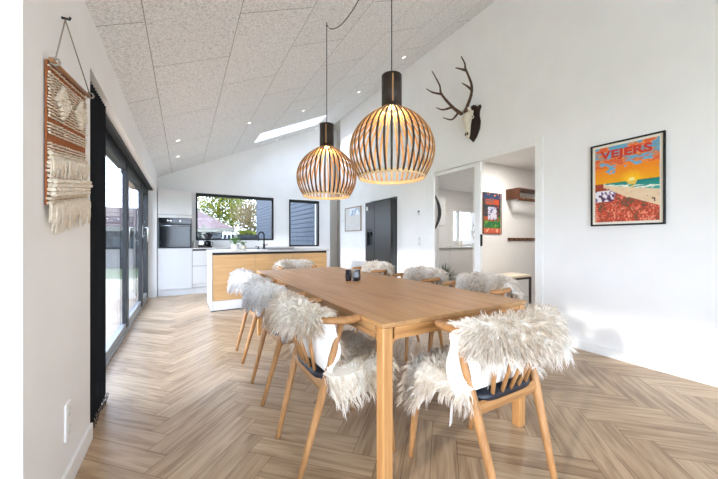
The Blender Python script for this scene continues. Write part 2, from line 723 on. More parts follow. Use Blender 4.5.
mb = MB()
for (u0, u1, v0, v1) in rects_with_holes(0, to_s(XR), YF, YB + 0.5, [SKY]):
    mb.box(u0, u1, v0, v1, 0, 0.3)
ce = mb.build('ceiling', ceil_m)
ce.location = (XL, 0, EAVE)
ce.rotation_euler = (0, -ANG, 0)
struct(ce)
# flat ceiling of the wide part behind the camera
mb = MB()
mb.box(XLL - 0.15, XL, YF - 0.15, YC, EAVE, EAVE + 0.2)
struct(mb.build('ceiling_lounge', M_wall))

# skylight
sk = root('window_3')
sk.location = (XL, 0, EAVE)
sk.rotation_euler = (0, -ANG, 0)
struct(sk)
u0, u1, v0, v1 = SKY
mb = MB()
for a in ((u0, u0 + 0.02, v0, v1), (u1 - 0.02, u1, v0, v1), (u0, u1, v0, v0 + 0.02), (u0, u1, v1 - 0.02, v1)):
    mb.box(*a, -0.003, 0.05)
mb.build('window_frame', M_trim, sk)
mb = MB()
mb.box(u0 + .02, u1 - .02, v0 + .02, v1 - .02, 0.02, 0.032)
mb.build('pane', M_glass, sk)

# left wall (thick), opening for the sliding doors
OP = (2.20, 6.97, 0.0, 2.05)
mb = MB()
for (a, b_, c, d) in rects_with_holes(YC, YB + 0.15, 0, EAVE + 0.02, [OP]):
    mb.box(XL - 0.28, XL, a, b_, c, d)
struct(mb.build('wall_left', M_wall))
# return wall at the corner, and the far left wall with its large window
mb = MB()
mb.box(XLL - 0.15, XL - 0.28, YC, YC + 0.28, 0, EAVE + .02)
struct(mb.build('wall_corner', M_wall))
WL = (-1.55, 0.30, 0.02, 2.15)
mb = MB()
for (a, b_, c, d) in rects_with_holes(YF - 0.15, YC + 0.28, 0, EAVE + 0.02, [WL]):
    mb.box(XLL - 0.15, XLL, a, b_, c, d)
struct(mb.build('wall_far_left', M_wall))
# rear wall
WR = (-1.6, 2.0, 0.1, 2.3)
mb = MB()
for (a, b_, c, d) in rects_with_holes(XLL, XR, 0, EAVE, [WR]):
    mb.box(a, b_, YF - 0.15, YF, c, d)
mb.prism([(XL, YF, EAVE), (XR, YF, EAVE), (XR, YF, RIDGE)], (0, -0.15, 0))
struct(mb.build('wall_rear', M_wall))
# back wall (kitchen) with two windows; recess at its right end
W1 = (0.216, 1.845, 1.085, 2.085)
W2 = (2.221, 3.005, 0.93, 2.080)
XE = 3.31
mb = MB()
for (a, b_, c, d) in rects_with_holes(XL, XE, 0, EAVE, [W1, W2]):
    mb.box(a, b_, YB, YB + 0.28, c, d)
mb.prism([(XL, YB, EAVE), (XE, YB, EAVE), (XE, YB, ceil_z(XE))], (0, 0.28, 0))
struct(mb.build('wall_back', M_wall))
mb = MB()
mb.box(XE - 0.02, XR, YB + 0.42, YB + 0.5, 0, ceil_z(XE - 0.02))
mb.box(XR, XR + 0.35, YB + 0.42, YB + 0.5, 0, RIDGE)
mb.prism([(XE - .02, YB + .42, ceil_z(XE - .02)), (XR, YB + .42, ceil_z(XE - .02)), (XR, YB + .42, RIDGE)], (0, .08, 0))
mb.box(XR + 0.27, XR + 0.35, 6.97, YB + 0.42, 0, RIDGE + .1)
mb.box(XR, XR + 0.35, 6.97, YB + 0.5, RIDGE - 0.02, RIDGE + 0.1)
mb.box(XE - 0.02, XE, YB + 0.28, YB + 0.42, 0, ceil_z(XE))
struct(mb.build('wall_recess', mat('recess_shade_beige', (196, 188, 176), 0.85)))  # beige puts the shade of the recess into the wall colour
# right wall with the doorway; 0.12 thick
DR = (1.94, 3.76, 0.0, 2.215)
FR = (4.585, 5.515, 0.0, 1.905)
mb = MB()
for (a, b_, c, d) in rects_with_holes(YF - 0.15, 6.97, 0, RIDGE + 0.1, [DR, FR]):
    mb.box(XR, XR + 0.12, a, b_, c, d)
struct(mb.build('wall_right', M_wall))


def skirting(name, segs, h=0.09, t_=0.014):
    mb = MB()
    for (x0, x1, y0, y1) in segs:
        mb.box(x0, x1, y0, y1, 0, h, 0.003)
    return struct(mb.build(name, M_trim))


skirting('baseboard_left', [(XL, XL + 0.014, YC, OP[0] - 0.005), (XL - 0.28, XL + .014, YC - 0.014, YC)])
skirting('baseboard_right', [(XR - 0.014, XR, YF, DR[0] - 0.032), (XR - 0.014, XR, DR[1] + 0.032, FR[0] - 0.01), (XR - 0.014, XR, FR[1] + 0.01, 6.97)])
skirting('baseboard_back', [(2.4, XE, YB - 0.014, YB)])

# windows in the kitchen wall


def kitchen_window(name, W, mull=None):
    x0, x1, z0, z1 = W
    r = struct(root(name))
    mb = MB()
    fy0, fy1 = YB - 0.012, YB + 0.10
    t_ = 0.035
    for a in ((x0, x0 + t_, z0, z1), (x1 - t_ * 1.3, x1, z0, z1), (x0, x1, z0, z0 + t_), (x0, x1, z1 - t_ * 1.7, z1)):
        mb.box(a[0], a[1], fy0, fy1, a[2], a[3], 0.003)
    mb.build('window_frame', M_black, r)
    mb = MB()
    mb.box(x0 + t_, x1 - t_, YB + 0.05, YB + 0.062, z0 + t_, z1 - t_ * 1.7)
    mb.build('pane', M_glass_ar, r)
    return r


k1 = kitchen_window('window_1', W1)
mb = MB()
mb.box(W1[1] - 0.03, W1[1] - 0.012, YB - 0.03, YB - 0.012, 1.32, 1.36)
mb.box(W1[1] - 0.03, W1[1] - 0.016, YB - 0.05, YB - 0.03, 1.24, 1.36, 0.004)
mb.build('window_handle', M_black, k1)
kitchen_window('window_2', W2)

# windows behind the camera


def big_window(name, axis, W, pos):
    a0, a1, z0, z1 = W
    r = struct(root(name))
    mb = MB()
    n = 3
    t_ = 0.05
    xs = [a0 + (a1 - a0) * i / n for i in range(n + 1)]

    def bx(a, b_, c, d):
        if axis == 'Y':
            mb.box(pos - 0.07, pos, a, b_, c, d)
        else:
            mb.box(a, b_, pos - 0.07, pos, c, d)
    bx(a0, a1, z0, z0 + t_)
    bx(a0, a1, z1 - t_, z1)
    for i, x in enumerate(xs):
        lo = x if i == 0 else x - t_ / 2
        hi = x if i == n else x + t_ / 2
        if i == 0:
            hi = x + t_
        if i == n:
            lo = x - t_
        bx(lo, hi, z0, z1)
    mb.build('window_frame', M_dark, r)
    mb = MB()
    if axis == 'Y':
        mb.box(pos - 0.04, pos - 0.03, a0 + t_, a1 - t_, z0 + t_, z1 - t_)
    else:
        mb.box(a0 + t_, a1 - t_, pos - 0.04, pos - 0.03, z0 + t_, z1 - t_)
    mb.build('pane', M_glass, r)


big_window('window_4', 'Y', WL, XLL - 0.03)
big_window('window_5', 'X', WR, YF - 0.03)

# sliding door wall on the left
d1 = struct(root('door_1'))
XD = -0.60
mb = MB()
mb.box(XD - 0.10, XD + 0.02, OP[0], OP[1], 2.0, 2.05)           # head
mb.box(XD - 0.10, XD + 0.02, OP[0], OP[0] + 0.06, 0, 2.0)
mb.box(XD - 0.10, XD + 0.015, 6.80, OP[1], 0, 2.0)
mb.box(XD - 0.035, XD + 0.012, 4.52, 4.67, 0.05, 2.0, 0.004)      # meeting stile
mb.box(XD - 0.07, XD + 0.005, OP[0] + .06, 4.5, 1.93, 2.0)
mb.box(XD - 0.07, XD + 0.005, 4.7, 6.80, 1.91, 2.0)
mb.build('door_frame', M_dark, d1)
mb = MB()
mb.box(XD - 0.05, XD + 0.005, OP[0] + .06, 4.52, 0.028, 0.10)
mb.box(XD - 0.04, XD + 0.01, 4.67, 6.80, 0.028, 0.12)
mb.box(XD - 0.10, XD + 0.02, OP[0], OP[1], 0.0, 0.028, 0.003)
mb.build('door_sill', M_alu, d1)
mb = MB()
mb.box(XD - 0.03, XD + 0.02, 5.92, 6.10, 0.03, 1.99, 0.004)
mb.build('door_stile', M_dark, d1)
mb = MB()
mb.box(XD - 0.035, XD - 0.023, OP[0] + .06, 4.52, 0.10, 1.93)
mb.box(XD - 0.035, XD - 0.023, 4.67, 5.92, 0.12, 1.91)
mb.box(XD - 0.035, XD - 0.023, 6.10, 6.80, 0.12, 1.91)
mb.build('pane', M_glass, d1)
for y in (5.96,):
    mb = MB()
    mb.box(XD + 0.02, XD + 0.032, y - 0.018, y + 0.018, 1.13, 1.33, 0.005)
    mb.tube([(XD + 0.04, y, 1.29), (XD + 0.085, y, 1.29), (XD + 0.095, y - 0.02, 1.285), (XD + 0.095, y - 0.02, 1.07)], 0.011, 8)
    h = mb.build('door_handle', M_chrome, d1)
    h['label'] = 'steel lever handle'
# white reveal board at the head and the ventilation track
mb = MB()
mb.box(XL - 0.115, XL - 0.06, 2.24, 6.93, 2.022, 2.05)
tr = mb.build('curtain_track', M_black)
tag(tr, 'long black blind track under the head of the glazed terrace opening', 'curtain rail')

# vertical blinds, stacked at the near end of the opening
vb = root('vertical_blind', (XL - 0.095, 2.235, 0.012))
tag(vb, 'black vertical blind drawn into a stack beside the woven wall hanging', 'blind')
nv = 11
for i in range(nv):
    y = 0.01 + i * 0.041
    mb = MB()
    a = math.radians(14 + random.uniform(-4, 4))
    M_ = Matrix.Translation((0.025, y, 0)) @ Matrix.Rotation(a, 4, 'Z')
    mb.box(-0.058, 0.058, -0.002, 0.002, 0.03, 2.00, M=M_)
    mb.box(-0.056, 0.056, -0.005, 0.005, 0.015, 0.06, 0.002, M=M_)
    mb.build('blind_vane', M_blackfab, vb)
for sgn in (-1, 1):
    mb = MB()
    for i in range(nv):
        y = 0.01 + i * 0.041
        pts = []
        for k in range(7):
            q = k / 6
            pts.append((0.025 + sgn * 0.056 + 0.012 * math.sin(q * math.pi), y + q * 0.041, 0.03 + 0.02 * math.sin(q * math.pi * 2 + i) - 0.02 * math.sin(q * math.pi)))
        mb.tube(pts, 0.0022, 5)
    mb.build('bead_chain', M_black, vb)

# ------------------------------------------------------------------ utility room through the doorway
mb = MB()
mb.box(XR + 0.12, 8.2, 1.2, 6.0, -0.08, 0.0)
struct(mb.build('floor_utility', M_tile))
M_uwall = mat('utility_wall_paint', (226, 223, 220), 0.85)
mb = MB()
mb.box(4.36, 8.2, 3.5, 3.62, 0, 2.45)
mb.box(XR + 0.12, 8.2, 1.1, 1.2, 0, 2.45)
mb.box(8.2, 8.3, 1.1, 6.1, 0, 2.45)
for (a, b_, c, d) in rects_with_holes(XR + 0.12, 8.2, 0, 2.45, [(6.38, 7.25, 1.02, 1.93)]):
    mb.box(a, b_, 6.0, 6.1, c, d)
mb.box(XR + 0.12, 4.28, 4.35, 4.43, 0, 2.45)
struct(mb.build('wall_utility', M_uwall))
mb = MB()
mb.box(XR + 0.12, 8.3, 1.1, 6.1, 2.45, 2.55)
struct(mb.build('ceiling_utility', M_wall))
light('utility_front_fill', 'AREA', (4.7, 2.6, 2.42), (0, 0, -1), 34, (1, 0.97, 0.93), shape='DISK', size=0.35)  # added fill lamp brightening the utility room, no fixture modelled
light('utility_back_fill', 'AREA', (5.9, 4.6, 2.42), (0, 0, -1), 26, (1, 0.97, 0.93), shape='DISK', size=0.3)  # second added fill, for the rear of the utility room

r = struct(root('window_6'))
mb = MB()
for a in ((6.38, 6.45, 1.02, 1.93), (7.18, 7.25, 1.02, 1.93), (6.45, 7.18, 1.02, 1.08), (6.45, 7.18, 1.87, 1.93), (6.6, 6.68, 1.08, 1.87)):
    mb.box(a[0], a[1], 5.99, 6.06, a[2], a[3])
mb.build('window_frame', M_trim, r)
mb = MB()
mb.box(6.45, 7.18, 6.02, 6.03, 1.08, 1.87)
mb.build('pane', M_glass, r)

ub = root('utility_base_cabinet', (5.5, 5.35, 0))
tag(ub, 'white low cabinet run seen through the glass sliding door', 'cabinet')
mb = MB()
mb.box(-0.6, 1.6, 0.04, 0.64, 0.1, 0.88)
mb.build('cabinet_body', M_body, ub)
for i in range(3):
    mb = MB()
    mb.box(-0.6 + i * 0.733 + 0.003, -0.6 + (i + 1) * 0.733 - 0.003, 0.02, 0.04, 0.12, 0.875, 0.002)
    mb.build('cabinet_door', M_cab, ub)
mb = MB()
mb.box(-0.6, 1.6, 0.06, 0.08, 0, 0.1)
mb.build('plinth', M_cab, ub)
mb = MB()
mb.box(4.88, 7.12, 5.34, 5.99, 0.885, 0.915, 0.003)
tag(mb.build('utility_worktop', M_stone), 'pale grey worktop on the low cabinets in the utility room', 'worktop')
uc = root('utility_wall_cabinet', (4.75, 5.66, 1.45))
tag(uc, 'white upper cabinet left of the utility room window', 'cabinet')
mb = MB()
mb.box(0, 1.05, 0.02, 0.32, 0, 0.72)
mb.build('cabinet_body', M_body, uc)
for i in range(2):
    mb = MB()
    mb.box(i * 0.525 + 0.002, (i + 1) * 0.525 - 0.002, 0, 0.02, 0.0, 0.72, 0.002)
    mb.build('cabinet_door', M_cab, uc)
for i, (x, h) in enumerate(((6.22, 0.17), (6.33, 0.22), (6.8, .2))):
    mb = MB()
    mb.lathe([(0, 0), (0.032, 0), (0.035, 0.02), (0.034, h * .65), (0.012, h * .8), (0.012, h), (0, h)], 16)
    o = mb.build('soap_bottle', M_ceramic, None, (x, 5.6, 0.915))
    tag(o, ['shorter white bottle on the utility worktop, left of the pair', 'taller white bottle on the utility worktop, right of the pair', 'white bottle alone at the right end of the utility worktop'][i], 'bottle', 'bottles on the utility worktop')

# doorway frame and glass sliding door
t1 = struct(root('trim_1'))
mb = MB()
fx0, fx1 = XR - 0.02, XR + 0.13
mb.box(fx0, XR - 0.001, DR[0] - 0.03, DR[0] + 0.055, 0, DR[3] + 0.03, 0.003)
mb.box(XR - 0.001, fx1, DR[0], DR[0] + 0.055, 0, DR[3])
mb.box(fx0, XR - 0.001, 3.60, DR[1] + 0.03, 0, DR[3] + 0.03, 0.003)
mb.box(fx0, XR - 0.001, DR[0] + 0.055, 3.60, DR[3] - 0.06, DR[3] + 0.03, 0.003)
mb.box(XR - 0.001, fx1, DR[1] - 0.015, DR[1], 0, DR[3])
mb.box(XR - 0.001, fx1, DR[0] + 0.055, DR[1] - 0.015, DR[3] - 0.06, DR[3])
mb.build('door_casing', M_trim, t1)
d2 = struct(root('door_2'))
mb = MB()
xa, xb = XR + 0.01, XR + 0.05
y0, y1 = 2.755, 3.66
mb.box(xa, xb, y0, y0 + 0.09, 0.01, 2.15, 0.003)
mb.box(xa, xb, y1 - 0.02, y1, 0.01, 2.15, 0.003)
mb.box(xa, xb, y0 + 0.09, y1 - 0.02, 2.10, 2.15)
mb.box(xa, xb, y0 + 0.09, y1 - 0.02, 0.01, 0.09)
mb.build('door_stile', M_trim, d2)
mb = MB()
mb.box(xa + 0.015, xb - 0.015, y0 + 0.09, y1 - 0.02, 0.09, 2.10)
mb.build('pane', M_glass, d2)
mb = MB()
mb.box(xa + 0.006, xb - 0.006, 2.747, 2.7555, 1.01, 1.17)
mb.box(xa + 0.01, xb - 0.01, 2.735, 2.748, 1.02, 1.16, 0.002)
h = mb.build('door_pull', M_black, d2)

# ------------------------------------------------------------------ kitchen units
YK = 6.97


def gap_box(name, x0, x1, z0, z1, m, parent, y=0.0, d=0.02):
    mb = MB()
    mb.box(x0 + 0.0025, x1 - 0.0025, y, y + d, z0 + 0.0025, z1 - 0.0025, 0.0015)
    return mb.build(name, m, parent)


tall = root('tall_oven_cabinet', (-0.44, YK, 0))
tag(tall, 'tall white kitchen cabinet in the corner holding the black oven', 'cabinet')
TW = 0.58
mb = MB()
mb.box(0, TW, 0.02, YB - YK, 0.13, 0.932)
mb.box(0, TW, 0.02, YB - YK, 1.52, 2.07)
mb.box(0, 0.016, 0.02, YB - YK, 0.932, 1.52)
mb.box(TW - 0.016, TW, 0.02, YB - YK, 0.932, 1.52)
mb.build('cabinet_body', M_body, tall)
gap_box('cabinet_door', 0, TW, 0.13, 0.930, M_cab, tall)
gap_box('cabinet_door', 0, TW, 1.585, 2.075, M_cab, tall)
gap_box('filler_panel', 0, TW, 1.52, 1.58, M_cab, tall)
mb = MB()
mb.box(0, TW, 0.03, 0.05, 0.0, 0.13)
mb.build('plinth', M_cab, tall)

ov = root('built_in_oven', (-0.44 + 0.018, YK - 0.004, 0.936))
tag(ov, 'black built-in oven with glass door in the tall corner cabinet', 'oven')
mb = MB()
mb.box(0, 0.544, 0.01, 0.28, 0, 0.58)
mb.build('oven_body', M_black, ov)
mb = MB()
mb.box(0, 0.544, -0.01, 0.012, 0.475, 0.58, 0.002)
mb.build('control_panel', M_darkglass, ov)
for i, x in enumerate((0.15, 0.20, 0.36)):
    mb = MB()
    mb.tube([(x, -0.01, 0.53), (x, -0.03, 0.53)], 0.014, 12)
    mb.build('knob', M_chrome, ov)
mb = MB()
mb.box(0.235, 0.31, -0.012, -0.009, 0.515, 0.55)
mb.build('display', mat('oven_display', (96, 110, 124), 0.3), ov)
mb = MB()
mb.box(0, 0.544, -0.012, 0.012, 0.0, 0.47, 0.003)
dr = mb.build('oven_door', M_ovensteel, ov)
dr['label'] = 'dark steel oven door'
mb = MB()
mb.box(0.02, 0.524, -0.016, -0.012, 0.02, 0.45, 0.001)
mb.build('door_glass', M_darkglass, dr)
mb = MB()
mb.tube([(0.03, -0.045, 0.43), (0.514, -0.045, 0.43)], 0.008, 8)
mb.box(0.04, 0.055, -0.045, -0.012, 0.424, 0.436)
mb.box(0.489, 0.504, -0.045, -0.012, 0.424, 0.436)
mb.build('door_handle', M_chrome, dr)

low = root('drawer_cabinet', (0.143, YK, 0))
tag(low, 'white drawer cabinet between the oven cabinet and the island', 'cabinet')
LW = 2.1
mb = MB()
mb.box(0, LW, 0.02, YB - YK, 0.13, 0.875)
mb.build('cabinet_body', M_body, low)
for i in range(4):
    x0, x1 = i * LW / 4, (i + 1) * LW / 4
    gap_box('drawer', x0, x1, 0.565, 0.87, M_cab, low)
    gap_box('drawer', x0, x1, 0.20, 0.56, M_cab, low)
mb = MB()
mb.box(0, LW, 0.03, 0.05, 0, 0.13)
mb.box(0, LW, 0.012, 0.03, 0.14, 0.197)
mb.build('plinth', M_cab, low)
mb = MB()
mb.box(0.143, 2.26, YK - 0.01, YB, 0.905, 0.93, 0.002)
tag(mb.build('kitchen_worktop', M_stone), 'thin grey worktop under the wide kitchen window', 'worktop')
mb = MB()
mb.box(0.15, 2.24, YK + 0.015, YK + 0.03, 0.878, 0.903)
mb.build('grip_rail', M_black, low, (-0.143, -YK, 0))

# ------------------------------------------------------------------ island
IX0, IX1, IY0, IY1 = 0.355, 2.285, 5.13, 6.0
isl = root('kitchen_island', (IX0, IY0, 0))
tag(isl, 'oak-fronted kitchen island with white end panels behind the dining table', 'kitchen island')
IW = IX1 - IX0
D = IY1 - IY0
mb = MB()
mb.box(0, 0.018, 0, D, 0.0, 0.897, 0.001)
mb.build('end_panel', M_white, isl)
mb = MB()
mb.box(IW - 0.018, IW, 0, D, 0.0, 0.897, 0.001)
mb.build('end_panel', M_white, isl)
mb = MB()
mb.box(0.018, IW - 0.018, 0.03, D, 0.155, 0.86)
mb.build('cabinet_body', M_body, isl)
for (a, b_) in ((0.02, 0.655), (0.655, 1.285), (1.285, IW - 0.02)):
    gap_box('cabinet_door', a, b_, 0.157, 0.862, M_oakfront, isl, 0.004, 0.02)
mb = MB()
mb.box(0.018, IW - 0.018, 0.025, 0.04, 0.862, 0.897)
mb.build('grip_rail', M_black, isl)
mb = MB()
mb.box(0.018, IW - 0.018, 0.006, 0.024, 0.012, 0.155)
mb.build('plinth', M_white, isl)
mb = MB()
mb.box(0, IW, -0.003, 0.02, 0.0, 0.011)
mb.box(-0.003, 0.018, 0, D, 0.0, 0.011)
mb.build('shadow_gap_strip', M_dark, isl)
mb = MB()
mb.box(0.02, 0.15, -0.001, 0.004, 0.80, 0.83)
# little switch on the end panel
mb.bm.clear()
mb.box(-0.004, 0.0, 0.04, 0.075, 0.78, 0.86, 0.001)
mb.build('socket', M_black, isl)
# worktop around a sink cut-out
SX0, SX1, SY0, SY1 = 1.28, 1.83, 5.38, 5.78
mb = MB()
for (a, b_, c, d) in rects_with_holes(IX0 - 0.012, IX1 + 0.015, IY0 - 0.02, IY1 + 0.01, [(SX0, SX1, SY0, SY1)]):
    mb.box(a, b_, c, d, 0.898, 0.922)
tag(mb.build('island_worktop', M_stone), 'pale grey stone worktop on the oak kitchen island', 'worktop')
mb = MB()
mb.box(SX0, SX1, SY0, SY0 + 0.006, 0.74, 0.921)
mb.box(SX0, SX1, SY1 - 0.006, SY1, 0.74, 0.921)
mb.box(SX0, SX0 + 0.006, SY0, SY1, 0.74, 0.921)
mb.box(SX1 - 0.006, SX1, SY0, SY1, 0.74, 0.921)
mb.box(SX0, SX1, SY0, SY1, 0.735, 0.741)
tag(mb.build('kitchen_sink', M_black), 'black sink sunk into the island worktop', 'sink')
fa = root('kitchen_faucet', (1.30, 5.84, 0.922))
tag(fa, 'black arched kitchen tap standing on the island worktop', 'faucet')
mb = MB()
mb.lathe([(0, 0), (0.03, 0), (0.03, 0.01), (0.02, 0.02), (0.019, 0.10), (0, 0.10)], 16)
mb.build('faucet_base', M_black, fa)
mb = MB()
pts = [(0, 0, 0.1), (0, 0, 0.26)]
for k in range(9):
    a = math.pi * k / 8
    pts.append((-0.055 + 0.055 * math.cos(a), -0.02 + 0.02 * math.cos(a), 0.26 + 0.055 * math.sin(a)))
pts.append((-0.11, -0.04, 0.2))
mb.tube(pts, 0.0125, 10)
mb.tube([(-0.11, -0.04, 0.215), (-0.11, -0.04, 0.155)], 0.016, 10)
mb.build('spout', M_black, fa)
mb = MB()
mb.tube([(0.02, 0, 0.07), (0.055, 0, 0.075), (0.065, 0, 0.10)], 0.007, 8)
mb.build('lever', M_black, fa)
mb = MB()
mb.lathe([(0, 0), (0.024, 0), (0.024, 0.012), (0.012, 0.018), (0.012, 0.05), (0, 0.05)], 14)
mb.tube([(0, 0, 0.045), (-0.06, -0.02, 0.05)], 0.006, 8)
tag(mb.build('soap_pump', M_black, None, (1.20, 5.85, 0.922)), 'short black soap pump left of the arched kitchen tap', 'soap dispenser')

# tray with pots on the island
mb = MB()
mb.lathe([(0, 0), (0.13, 0), (0.145, 0.012), (0.14, 0.014), (0.125, 0.006), (0, 0.006)], 32)
tag(mb.build('round_tray', M_ceramic, None, (0.79, 5.52, 0.922)), 'round pale tray under the potted plants on the island', 'tray')


def leafy(parent, n, hgt, spread, m=M_leaf, z0=0.09, lw=0.035):
    mb = MB()
    for i in range(n):
        a = random.uniform(0, 2 * math.pi)
        r1 = random.uniform(0.2, 1) * spread
        h = z0 + random.uniform(0.25, 1) * hgt
        c = Vector((math.cos(a) * r1, math.sin(a) * r1, h))
        mb.tube([(0, 0, z0 - 0.02), (c.x * .5, c.y * .5, z0 + (h - z0) * .7), tuple(c)], 0.0018, 4)
        u = Vector((math.cos(a), math.sin(a), random.uniform(-0.5, 0.3))).normalized()
        v = u.cross(Vector((0, 0, 1))).normalized()
        nrm = u.cross(v)
        L, W_ = lw * random.uniform(0.8, 1.4), lw * 0.55
        P = [c, c + u * L * .4 + v * W_ + nrm * .004, c + u * L, c + u * L * .4 - v * W_ + nrm * .004]
        mid = c + u * L * .5 - nrm * 0.006
        vs = [mb.bm.verts.new(p) for p in P + [mid]]
        for k in range(4):
            mb.bm.faces.new((vs[k], vs[(k + 1) % 4], vs[4]))
    return mb.build('leaves', m, parent, recalc=False)


pp = root('potted_herb', (0.75, 5.52, 0.929))
tag(pp, 'leafy green plant in a round white pot on the island tray', 'potted plant')
mb = MB()
mb.lathe([(0, 0), (0.045, 0), (0.058, 0.03), (0.06, 0.09), (0.056, 0.092), (0.053, 0.075), (0, 0.075)], 24)
mb.build('pot', M_ceramic, pp)
leafy(pp, 60, 0.12, 0.07)
pp = root('potted_succulent', (0.885, 5.50, 0.929))
tag(pp, 'smaller green plant in a ribbed beige pot, right on the island tray', 'potted plant')
mb = MB()
mb.lathe([(0, 0), (0.035, 0), (0.045, 0.02), (0.04, 0.07), (0.034, 0.072), (0.03, 0.06), (0, 0.06)], 20)
mb.build('pot', mat('beige_pot', (196, 186, 170), 0.6, noise=0.1), pp)
leafy(pp, 34, 0.07, 0.045, z0=0.07, lw=0.025)

# coffee maker and jar on the back counter
cm = root('coffee_maker', (0.38, 7.08, 0.931))
tag(cm, 'black coffee maker on the worktop beside the oven cabinet', 'coffee maker')
mb = MB()
mb.box(-0.12, 0.13, -0.06, 0.09, 0, 0.035, 0.008)
mb.box(-0.12, -0.03, -0.05, 0.09, 0.03, 0.20, 0.01)
mb.build('machine_body', M_black, cm)
mb = MB()
mb.box(-0.115, -0.035, -0.053, -0.05, 0.06, 0.14)
mb.build('water_tank', M_chrome, cm)
mb = MB()
mb.lathe([(0, 0), (0.05, 0), (0.065, 0.03), (0.06, 0.08), (0.045, 0.11), (0.04, 0.11), (0, 0.10)], 20, (0.05, 0.0, 0.036))
mb.build('carafe', M_darkglass, cm)
mb = MB()
mb.lathe([(0.02, 0.15), (0.03, 0.16), (0.095, 0.29), (0.09, 0.29), (0, 0.2)], 20, (0.05, 0.0, 0.0))
mb.build('filter_cone', M_black, cm)
mb = MB()
mb.tube([(0.09, -0.02, 0.12), (0.14, -0.04, 0.11), (0.14, -0.04, 0.06), (0.105, -0.02, 0.05)], 0.007, 8)
mb.build('carafe_handle', M_black, cm)
mb = MB()
mb.lathe([(0, 0), (0.035, 0), (0.037, 0.02), (0.037, 0.11), (0.03, 0.125), (0.03, 0.15), (0, 0.15)], 20)
tag(mb.build('storage_jar', mat('grey_jar', (170, 168, 162), 0.35, noise=.05), None, (0.185, 7.05, 0.931)), 'grey storage jar left of the black coffee maker', 'jar')

# ------------------------------------------------------------------ fridge
fx, fy0, fy1, fh = 3.31, 4.60, 5.50, 1.86
fr = root('fridge', (fx, fy0, 0))
tag(fr, 'dark steel side-by-side fridge set in the right wall', 'fridge')
mb = MB()
mb.box(0.06, 0.75, 0.0, 0.90, 0.02, fh)
mb.build('fridge_body', mat('dark_fridge_side', (58, 62, 66), 0.5, noise=0.05), fr)
mb = MB()
mb.box(0, 0.058, 0.002, 0.548, 0.66, fh, 0.006)
mb.build('fridge_door', M_fridge, fr)
mb = MB()
for a in rects_with_holes(0.553, 0.898, 0.66, fh, [(0.615, 0.83, 0.98, 1.32)]):
    mb.box(0, 0.058, a[0], a[1], a[2], a[3])
fd = mb.build('fridge_door', M_fridge, fr)
mb = MB()
mb.box(0.04, 0.055, 0.615, 0.83, 0.98, 1.32)
mb.box(0.005, 0.045, 0.615, 0.83, 1.255, 1.32)
mb.tube([(0.02, 0.72, 1.26), (0.02, 0.72, 1.18)], 0.025, 10)
mb.build('water_dispenser', M_black, fd)
mb = MB()
mb.box(0.0, 0.058, 0.002, 0.898, 0.06, 0.335, 0.006)
mb.build('freezer_drawer', M_fridge, fr)
mb = MB()
mb.box(0.0, 0.058, 0.002, 0.898, 0.345, 0.61, 0.006)
mb.build('freezer_drawer', M_fridge, fr)
mb = MB()
mb.box(0.03, 0.06, 0.0, 0.90, 0.61, 0.66)
mb.box(0.03, 0.06, 0.545, 0.556, 0.66, fh)
mb.build('grip_groove', M_black, fr)
mb = MB()
mb.box(-0.002, 0.0, 0.80, 0.86, 1.70, 1.78)
mb.build('sticker', M_plastic, fr)
mb = MB()
mb.box(XR + 0.12, XR + 0.85, FR[0] - 0.06, FR[0] - 0.01, 0, 2.0)
mb.box(XR + 0.12, XR + 0.85, FR[1] + 0.01, FR[1] + 0.003, 0, 2.0)
mb.box(XR + 0.12, XR + 0.85, FR[0] - 0.06, FR[1] + 0.01, FR[3], 2.0)
mb.box(XR + 0.80, XR + 0.85, FR[0] - 0.06, FR[1] + 0.01, 0, 2.0)
struct(mb.build('wall_fridge_niche', M_uwall))

# ------------------------------------------------------------------ dining table
TX0, TX1, TY0, TY1, TZ = 0.73, 1.755, 1.07, 3.66, 0.74
tb = root('dining_table', ((TX0 + TX1) / 2, (TY0 + TY1) / 2, 0))
tag(tb, 'long oak dining table under the two slatted pendant lamps', 'table')
hx, hy = (TX1 - TX0) / 2, (TY1 - TY0) / 2
for (a, b_) in ((-hy, 0.12), (0.1215, hy)):
    mb = MB()
    mb.box(-hx, hx, a, b_, TZ - 0.02, TZ, 0.0025)
    mb.build('tabletop', M_table, tb)
lw = 0.054


def leg_profile(sx, sy):
    mb = MB()
    x0, x1 = sorted((sx * (hx - 0.004), sx * (hx - 0.004 - lw)))
    y0, y1 = sorted((sy * (hy - 0.004), sy * (hy - 0.004 - lw)))
    mb.box(x0, x1, y0, y1, 0, TZ - 0.0205, 0.007, seg=3)
    # curved gussets into the rails
    for ax in (0, 1):
        pts = []
        R = 0.04
        zt = TZ - 0.0205 - 0.055
        for k in range(7):
            a = math.pi / 2 * k / 6
            pts.append((R - R * math.sin(a), -(R - R * math.cos(a))))
        poly = [(0, 0)] + [(p, q) for p, q in pts]
        if ax == 0:
            xs = sx * (hx - 0.004 - lw)
            P = [(xs - sx * p, sy * (hy - 0.014), zt + q) for p, q in poly]
            mb.prism(P, (0, -sy * 0.03, 0))
        else:
            ys = sy * (hy - 0.004 - lw)
            P = [(sx * (hx - 0.014), ys - sy * p, zt + q) for p, q in poly]
            mb.prism(P, (-sx * 0.03, 0, 0))
    return mb


